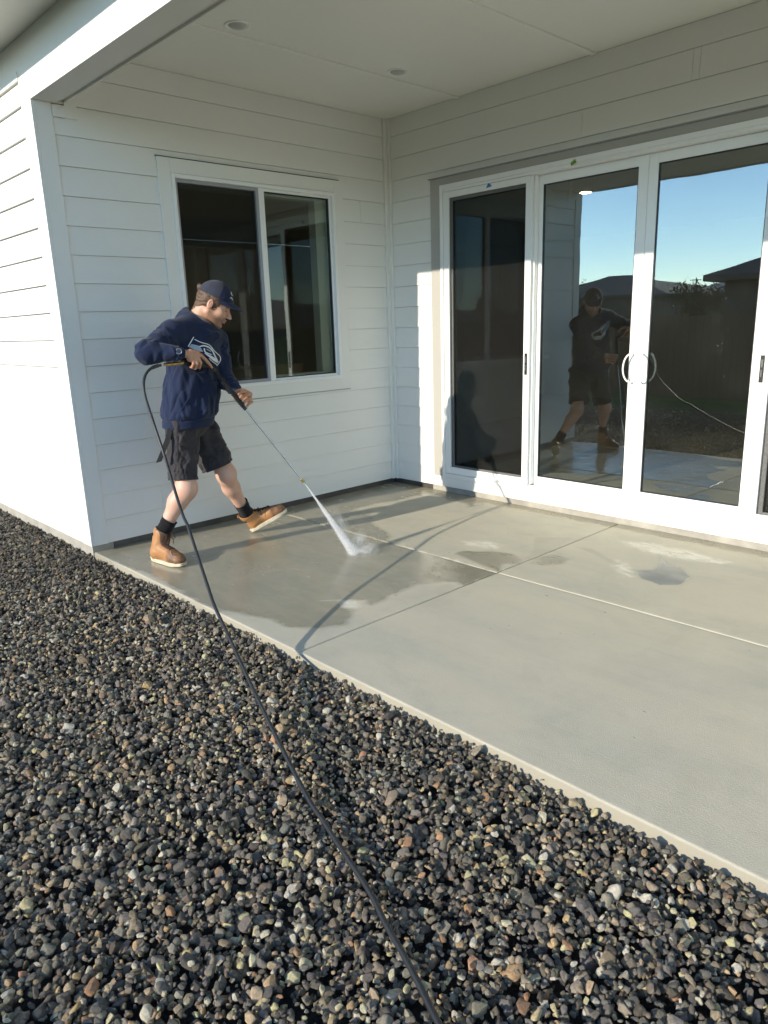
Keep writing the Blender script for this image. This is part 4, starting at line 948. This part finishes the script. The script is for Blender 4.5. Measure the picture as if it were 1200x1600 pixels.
    q = MB(); c = top-fwd*.050+ax*.012; q.tube([c-ax*.02-fwd*.006, c+ax*.006-fwd*.016, c+ax*.016-fwd*.004, c+ax*.008+fwd*.004], .005, 8); pl_ = q.build('pull_loop', m_lea, smooth=True, ang=180)
    for c_ in (so_, la, pl_): c_.parent = b
    return b
bootR = boot(V3(.500, -2.858, .004), V3(.975, .22, 0), V3(0, 0, 1), J['ankR']+V3(0, 0, .0), J['kneeR'], 1)
hl = px(394, 837, .45); hl[2] = max(hl[2], .004); tl = px(438, 806, .575); bootL = boot(hl, tl-hl, V3(-.3, -.3, 1), J['ankL'], J['kneeL'], -1)
# hair ---------------------------------------------------------------------
def hair_sdf(P):
    q_ = ((P-HC)@MH.T)/HS; x, y, z = q_.T; ya = np.abs(y); Q = np.stack([x, ya, z], 1)
    d = ell(q_, (-.014, 0, .030), (.102, .080, .090)); d = su(d, cone(q_, (-.050, 0, -.035), (-.058, 0, -.085), .054, .050), .02)
    d = np.maximum(d, x-(.028-.30*np.clip(-z, 0, 1))-.010*(z > 0)); d = np.maximum(d, -(ell(Q, (-.008, .084, -.008), (.016, .03, .031))))
    d = np.maximum(d, -z-.078+.35*np.clip(x+.06, -.05, .2)*1.1)
    d = d+.0030*sfbm(q_*np.array([1, 1, 2.2]), 66, 24, 2)
    d = np.maximum(d, z-.072)
    bun = ell(q_, (-.112, .0, .060), (.020, .024, .020))+.003*sfbm(q_, 67, 40, 2); d = np.minimum(d, bun)
    return d*HS
lo = HC-.20; hi = HC+.20; Vv, Ff = nets(hair_sdf, lo, hi, .0028)
m_hair = mat('brown_hair', (.085, .045, .025), .6); n = NB(m_hair); v = n.obj((1, 1, .3)); g = n.noise(v, 150, 4, .7); n.l(n.ramp(g, [(.3, (.035, .018, .010)), (.7, (.16, .09, .05))]), n.b.inputs['Base Color']); n.l(n.bump(g, .003, .8), n.b.inputs['Normal'])
hair = npmesh('hair', Vv, Ff, m_hair)
# cap ------------------------------------------------------------------------
m_cap = fabric('navy_cap_cloth', (.014, .020, .048), .85, 380); m_mesh = fabric('navy_cap_mesh', (.040, .044, .066), .9, 260, .8); m_white = mat('white_print', (.72, .74, .76), .6); m_grey = mat('grey_print', (.30, .38, .46), .6)
def cap_sdf(P):
    q_ = ((P-HC)@MH.T)/HS; x, y, z = q_.T
    zc = .022+.06*0; d = ell(q_, (-.008, 0, .030), (.110, .088, .112)); tl_ = z-.030-.10*(x)*-0
    d = np.maximum(d, -(z-.047-.02*x)); d = np.maximum(d, -ell(q_, (-.008, 0, .018), (.103, .081, .108)))
    d = np.minimum(d, ell(q_, (-.008, 0, .143), (.006, .006, .004)))
    a = np.arctan2(y, x+.008)
    for k in range(6): d = d+.0012*np.exp(-((np.arctan2(np.sin(a-k*math.pi/3), np.cos(a-k*math.pi/3)))/.03)**2)
    return d*HS
Vv, Ff = nets(cap_sdf, lo, hi, .0026); cap = npmesh('cap', Vv, Ff, m_cap)
cap.data.materials.append(m_mesh); qc = ((Vv[Ff].mean(1)-HC)@MH.T)/HS
cap.data.polygons.foreach_set('material_index', ((qc[:, 0] < .018) & (qc[:, 2] > .048)).astype(np.int32))
q = MB(); vs = []; fs = []; nu, nv = 22, 12
for lay_ in (0, 1):
    for i in range(nu+1):
        u_ = -1+2*i/nu
        for j in range(nv+1):
            s_ = j/nv; y_ = u_*.080; x0 = -.008+.106*math.sqrt(max(0, 1-(y_/.0865)**2)); xe = x0+(.082-.014*abs(u_)**3)*s_*(1-.0*u_*u_)**1 if abs(u_) < 1 else x0
            xe = x0+(.082*math.sqrt(max(0, 1-abs(u_)**3.2)))*s_
            z_ = .016-.034*(u_**2)*(.35+.65*s_)*.55-.012*s_+.038-(.003 if lay_ else 0)
            vs.append(hp(xe, y_, z_+.002))
W_ = nv+1; K = (nu+1)*W_
for lay_ in (0, 1):
    for i in range(nu):
        for j in range(nv):
            b = lay_*K+i*W_+j; f_ = (b, b+1, b+W_+1, b+W_); fs.append(f_ if lay_ else f_[::-1])
for i in range(nu): b = i*W_+nv; fs.append((b, b+W_, b+W_+K, b+K))
q.add(vs, fs); brim = q.build('brim', m_cap, smooth=True, ang=60)
# emblem strokes on the cap front, hawk-head print on the chest
bvc = BVHTree.FromPolygons([tuple(v_) for v_ in Vv], [tuple(f_) for f_ in Ff])
def decal(polys, bvh_, name, m, parent, off=.0016, th=.0006):
    bm = bmesh.new()
    for poly in polys:
        A_ = np.array(poly, float); lo_, hi_ = A_.min(0), A_.max(0); vsb = [bm.verts.new((x_, y_, 0)) for x_, y_ in poly]; bm.faces.new(vsb)
    bmesh.ops.triangulate(bm, faces=bm.faces)
    for _ in range(6):
        es = [e for e in bm.edges if e.calc_length() > 1.6]
        if not es: break
        bmesh.ops.subdivide_edges(bm, edges=es, cuts=1); bmesh.ops.triangulate(bm, faces=bm.faces)
    bad = []
    for v_ in bm.verts:
        d = unit(CF*FPX+CR*(v_.co.x-600)-CU*(v_.co.y-800)); h_ = bvh_.ray_cast(Vector(CAM), Vector(d))
        if h_[0] is None: bad.append(v_)
        else: v_.co = h_[0]-Vector(d)*off*1.5+h_[1]*off*.5
    bmesh.ops.delete(bm, geom=bad, context='VERTS'); me = bpy.data.meshes.new(name); bm.to_mesh(me); bm.free(); me.materials.append(m)
    me.polygons.foreach_set('use_smooth', [True]*len(me.polygons)); o = bpy.data.objects.new(name, me); COL.objects.link(o); o.parent = parent; return o
def stroke(pts, w):
    if len(pts) > 2:
        w = list(w) if hasattr(w, '__len__') else [w]*len(pts); c3 = catmull([(p_[0], p_[1], ww) for p_, ww in zip(pts, w)], 4); pts = [p_[:2] for p_ in c3]; w = [max(.5, p_[2]) for p_ in c3]
    pts = [np.array(p_, float) for p_ in pts]; L_, R__ = [], []
    for i, p_ in enumerate(pts):
        t = unit(pts[min(i+1, len(pts)-1)]-pts[max(i-1, 0)]); nn = np.array([-t[1], t[0]]); ww = w[i] if hasattr(w, '__len__') else w
        L_.append(tuple(p_+nn*ww/2)); R__.append(tuple(p_-nn*ww/2))
    return [[L_[i], L_[i+1], R__[i+1], R__[i]] for i in range(len(pts)-1)]
Zl = lambda x_, y_: (280+x_/8.571, 420+y_/8.571)
out_w = stroke([Zl(120,1040), Zl(195,912)], 1.5)+stroke([Zl(205,945), Zl(290,985), Zl(400,1020), Zl(470,1100), Zl(545,1175), Zl(545,1240), Zl(500,1300)], 1.25)
out_w += stroke([Zl(265,1045), Zl(330,1030), Zl(400,1055), Zl(445,1100), Zl(470,1150), Zl(520,1250)], 2.0)
out_w += stroke([Zl(340,1130), Zl(400,1165), Zl(450,1200), Zl(495,1235), Zl(515,1260)], [1.0, 3.0, 4.6, 4.2, 1.5])
out_w += stroke([Zl(335,1065), Zl(345,1110), Zl(390,1135), Zl(440,1150)], [2.2, 2.0, 1.6, 1.0])+stroke([Zl(400,1200), Zl(450,1245), Zl(505,1285)], 1.1)
out_g = [[Zl(125,1045), Zl(165,1008), Zl(255,1028), Zl(290,1060), Zl(320,1112), Zl(270,1108), Zl(200,1085)]]+stroke([Zl(365,1075), Zl(395,1090), Zl(425,1108)], 1.6)
logo = decal(out_w, bvh, 'print', m_white, hoodie); logo2 = decal(out_g, bvh, 'print', m_grey, hoodie)
embs = [stroke([Zl(690,315), Zl(738,328)], 1.1), stroke([Zl(693,318), Zl(706,352), Zl(735,348)], .9), stroke([Zl(752,355), Zl(735,465)], 2.2), stroke([Zl(680,395), Zl(700,385), Zl(712,420)], 1.1)]
for e_ in embs: decal(e_, bvc, 'emblem', m_white, cap, .001)
brim.parent = cap
# watch ----------------------------------------------------------------------
wax = unit(J['wrR']-J['elR']); wc = J['wrR']-wax*.010; q = MB()
u = unit(unit((.8, -.5, .3))-wax*(unit((.8, -.5, .3))@wax)); w = np.cross(wax, u)
ring = [wc+(u*math.cos(a)*.031+w*math.sin(a)*.031) for a in np.linspace(0, 2*math.pi, 29)[:-1]]
vs = []; fs = []
for p_ in ring:
    o_ = unit(p_-wc)
    for da, dr in ((-.010, 0), (.010, 0), (.010, .004), (-.010, .004)): vs.append(p_+wax*da+o_*dr)
nr = len(ring)
for i in range(nr):
    for k in range(4): fs.append((i*4+k, i*4+(k+1) % 4, ((i+1) % nr)*4+(k+1) % 4, ((i+1) % nr)*4+k))
q.add(vs, fs); watch = q.build('watch', m_black if False else mat('steel_watch_band', (.25, .24, .22), .3, .9), smooth=True)
q = MB(); q.lathe(wc+u*.033, u, [(0, .020), (.007, .020), (.009, .017)], 24); case = q.build('watch_case', m_chrome, smooth=True, ang=30)
q = MB(); q.lathe(wc+u*.0425, u, [(0, .0150), (.0006, .0150)], 20); dial = q.build('dial', m_black)
case.parent = watch; dial.parent = case
for c_ in (hoodie, shorts, belt, sockR, sockL, bootR, bootL, hair, cap, watch): c_.parent = person
seam.parent = shorts; welt.parent = hoodie

# ------------------------------------------------------------------ spray gun and lance
m_bk = mat('black_plastic', (.016, .016, .017), .42); m_brass = mat('brass_fitting', (.55, .38, .14), .3, 1); m_rub = mat('black_rubber_hose', (.022, .023, .025), .45)
TIP = px(476, 755, 1.23); GF = px(331, 573.5, .885); GB = px(287, 566.5, .895); LHs = px(388, 636, .885+(1.23-.885)*.40)
gun = empty('spray_lance', tuple(GF), 'black trigger gun with ribbed grip and long steel lance held by the man', 'spray lance')
grip0 = GF+(TIP-GF)*.05; gdir = unit(TIP-GF); lancestart = GF+gdir*(np.linalg.norm(TIP-GF)*.325)
def stubs(q): pass
q = MB(); q.tube([GB, GB*.75+GF*.25+V3(0, 0, .004), GB*.35+GF*.65+V3(0, 0, .004), GF, GF+gdir*.04], [.014, .017, .018, .016, .012], 12); put(q.build('gun_body', m_bk, smooth=True), gun)
q = MB(); q.tube([px(289,560,.90), px(290,570,.905), px(294,582.5,.905), px(300,584,.905), px(318,581,.895), px(326,576.5,.89)], .0042, 8); put(q.build('trigger_guard', m_bk, smooth=True, ang=180), gun)
q = MB(); q.tube([px(312,568,.89), px(314,574,.89), px(311,579,.892)], [.006, .005, .004], 8); put(q.build('trigger', m_bk, smooth=True), gun)
q = MB(); GL = np.linalg.norm(lancestart-GF); pts = []; rad = []; nn = 22
for k in range(nn*4+1):
    t = .13+.87*k/(nn*4); pts.append(GF+gdir*GL*t); rad.append(.0185 if k % 4 in (0, 1) else .0125)
q.tube(pts, rad, 16); put(q.build('ribbed_grip', m_bk, smooth=True), gun)
q = MB(); q.tube([lancestart-gdir*.002, lancestart+gdir*.03], [.013, .012], 12); put(q.build('collar', m_brass if False else m_bk, smooth=True), gun)
q = MB(); q.tube([GF+gdir*.012, GF+gdir*.03], .0135, 6); put(q.build('coupling', m_brass, smooth=True), gun)
q = MB(); q.tube([lancestart+gdir*.03, TIP-gdir*.03], .0062, 12); put(q.build('lance', m_steel, smooth=True), gun)
q = MB(); q.lathe(TIP-gdir*.038, gdir, [(0, .007), (.002, .011), (.012, .011), (.013, .0085), (.02, .0085), (.021, .011), (.028, .011)], 12); put(q.build('nozzle_coupler', m_brass, smooth=True, ang=30), gun)
m_green = mat('pale_green_nozzle', (.25, .62, .42), .4); q = MB(); q.lathe(TIP-gdir*.0095, gdir, [(0, .0065), (.012, .0075), (.014, .004)], 12); put(q.build('nozzle', m_green, smooth=True, ang=30), gun)
q = MB(); h0 = px(250, 570.5, .86); ax = unit(h0-GB); q.lathe(GB, ax, [(.0, .010), (.012, .010), (.013, .0135), (.03, .0135), (.031, .009), (.045, .009), (.046, .014), (.07, .014), (.071, .0095), (.085, .0095), (.086, .0125), (.10, .0125), (.101, .009), (.125, .009)], 10); put(q.build('hose_coupling', m_brass, smooth=True, ang=30), gun)

# ------------------------------------------------------------------ hose
def unz(px_, py_, z_):
    d = CF*FPX+CR*(px_-600)-CU*(py_-800); t = (z_-CAM[2])/d[2]; return CAM+d*t
ctrl = [px(252,570.5,.865), px(243,572.5,.86), px(233,578,.865), px(226.5,588,.88), px(224.3,602,.905), px(227.5,622,.94), px(241.7,666.5,1.06), px(258,715,1.165),
        V3(1.352,-3.064,.63), V3(1.502,-3.112,.541), V3(1.582,-3.129,.491), V3(1.786,-3.194,.37), V3(1.934,-3.242,.286), V3(2.089,-3.295,.216), V3(2.265,-3.341,.144), V3(2.386,-3.378,.108),
        unz(397,1080,.060), unz(440,1168,.032), unz(483,1250,.010), unz(513,1293,-.001), unz(546.7,1346.7,-.003), unz(576.7,1393,-.002), unz(600,1436.7,-.004), unz(626.7,1486.7,-.002), unz(656.7,1540,-.001), unz(683,1596,.002), unz(720,1665,.002), unz(790,1800,-.001), V3(4.75,-4.5,.002), V3(5.4,-5.2,.002), V3(6.6,-5.9,.002)]
q = MB(); hpts = catmull(ctrl); hpts = [p_+V3(.0022*math.sin(i*.23)+.0012*math.sin(i*.52), .0018*math.sin(i*.31+1), .0012*math.sin(i*.41)) if i > 150 else p_ for i, p_ in enumerate(hpts)]; q.tube(hpts, .0085, 12); hose = q.build('hose', m_rub, smooth=True, ang=180)
tag(hose, 'thin black pressure hose arching from the spray gun down across the gravel', 'hose')
q = MB(); q.tube(hpts[4:14], [.0115]*8+[.0105, .009], 12); sl_ = q.build('bend_sleeve', m_rub, smooth=True); sl_.parent = hose
# ------------------------------------------------------------------ water
IMP = V3(1.480, -1.842, 0.0)
def vol_mat(name, dens_fn):
    m = bpy.data.materials.new(name); m.use_nodes = True; t = m.node_tree
    for x in list(t.nodes): t.nodes.remove(x)
    n = NB(m); out = n.n('ShaderNodeOutputMaterial'); pv = n.n('ShaderNodeVolumePrincipled'); pv.inputs['Color'].default_value = (.97, .98, 1, 1); pv.inputs['Anisotropy'].default_value = 0.0
    n.l(dens_fn(n), pv.inputs['Density']); n.l(pv.outputs[0], out.inputs['Volume']); return m
JL = float(np.linalg.norm(IMP-TIP)); jd = unit(IMP-TIP)
def R_at(s): return .0035+.044*(s/JL)**1.25
def jet_d(n):
    tc = n.n('ShaderNodeTexCoord'); sx = n.n('ShaderNodeSeparateXYZ'); n.l(tc.outputs['Object'], sx.inputs[0])
    X, Y, Zz = sx.outputs; r = n.math('SQRT', n.math('ADD', n.math('MULTIPLY', X, X), n.math('MULTIPLY', Y, Y)))
    s = n.math('DIVIDE', Zz, JL); R1 = n.math('MULTIPLY_ADD', n.math('POWER', n.math('MAXIMUM', s, .0001), 1.25), .044, .0035)
    f = n.math('MAXIMUM', n.math('SUBTRACT', 1, n.math('DIVIDE', r, R1)), 0.); f = n.math('POWER', f, 1.5)
    dn = n.math('DIVIDE', 12., R1)                     # thinner where the fan is wider
    st = n.noise(n.obj((1, 1, .10)), 90, 4, .7); st = n.mr(st, .36, .66, .25, 1.5)
    cl = n.noise(n.obj((1, 1, .4)), 26, 4, .7); cl = n.mr(cl, .35, .65, .5, 1.3)
    return n.math('MULTIPLY', n.math('MULTIPLY', n.math('MULTIPLY', f, dn), st), cl)
m_jet = vol_mat('spray_jet_water', jet_d)
spray = empty('water_spray', tuple(IMP), 'white fan of water hissing from the lance onto the wet concrete', 'water spray')
q = MB(); prof = [(.002, .003)]+[(JL*k/10, R_at(JL*k/10)) for k in range(1, 11)]; q.lathe((0, 0, 0), (0, 0, 1), prof, 24)
jet = q.build('jet', m_jet, smooth=True); jet.parent = spray
qm = Vector(jd).to_track_quat('Z', 'Y'); jet.location = Vector(TIP)-Vector(IMP); jet.rotation_euler = qm.to_euler()
def mist_d(n):
    tc = n.n('ShaderNodeTexCoord'); ln = n.n('ShaderNodeVectorMath', operation='LENGTH'); n.l(tc.outputs['Object'], ln.inputs[0])
    f = n.math('POWER', n.math('MAXIMUM', n.math('SUBTRACT', 1, ln.outputs['Value']), 0.), 1.6); c = n.mr(n.noise(n.obj((1, 1, .6)), 3.2, 5, .7), .42, .66, 0.05, 2.2)
    return n.math('MULTIPLY', n.math('MULTIPLY', f, c), 20.)
m_mist = vol_mat('spray_mist', mist_d)
def blob(name, c, r, rot=(0, 0, 0)):
    bm = bmesh.new(); bmesh.ops.create_icosphere(bm, subdivisions=3, radius=1); me = bpy.data.meshes.new(name); bm.to_mesh(me); bm.free(); me.materials.append(m_mist)
    o = bpy.data.objects.new(name, me); COL.objects.link(o); o.parent = spray; o.location = Vector(c)-Vector(IMP); o.scale = r; o.rotation_euler = rot; return o
blob('mist', IMP+V3(.02, .05, .025), (.13, .15, .05)); blob('mist', IMP+V3(-.03, .06, .08), (.06, .08, .10), (R_(-20), R_(12), 0)); blob('mist', IMP+V3(-.10, -.03, .20), (.05, .06, .17), (R_(14), R_(-26), 0))
rw = np.random.RandomState(5); bm = bmesh.new(); bmesh.ops.create_icosphere(bm, subdivisions=1, radius=1); dv = np.array([v_.co[:] for v_ in bm.verts]); df_ = np.array([[v_.index for v_ in f_.verts] for f_ in bm.faces]); bm.free()
nd = 900; DV = []; DF = []
for i in range(nd):
    if i < 420:
        s = JL*rw.uniform(.25, 1)**.7; rr_ = R_at(s)*abs(rw.normal(0, .75)); a = rw.uniform(0, 6.28); e1 = unit(np.cross(jd, UT)); e2 = np.cross(jd, e1); c = TIP+jd*s+(e1*math.cos(a)+e2*math.sin(a))*rr_; st_ = 3.0; dr_ = jd
    else:
        a = rw.uniform(0, 6.28); d_ = unit(V3(math.cos(a)+.5, math.sin(a)+.7, abs(rw.normal(.9, .6)))); c = IMP+d_*abs(rw.exponential(.085)); c[2] = abs(c[2])+.003; st_ = 1.8; dr_ = d_
    r_ = rw.uniform(.0006, .0017); w_ = dv*r_; w_ = w_+np.outer(w_@dr_, dr_)*(st_-1); DF.append(df_+len(dv)*i); DV.append(w_+c-IMP)
m_drop = mat('water_drop', (.9, .92, .93), .1); n = NB(m_drop); n.b.inputs['Transmission Weight'].default_value = .45; n.b.inputs['IOR'].default_value = 1.33
dro = npmesh('droplet', np.vstack(DV), np.vstack(DF), m_drop, spray); dro['kind'] = 'stuff'
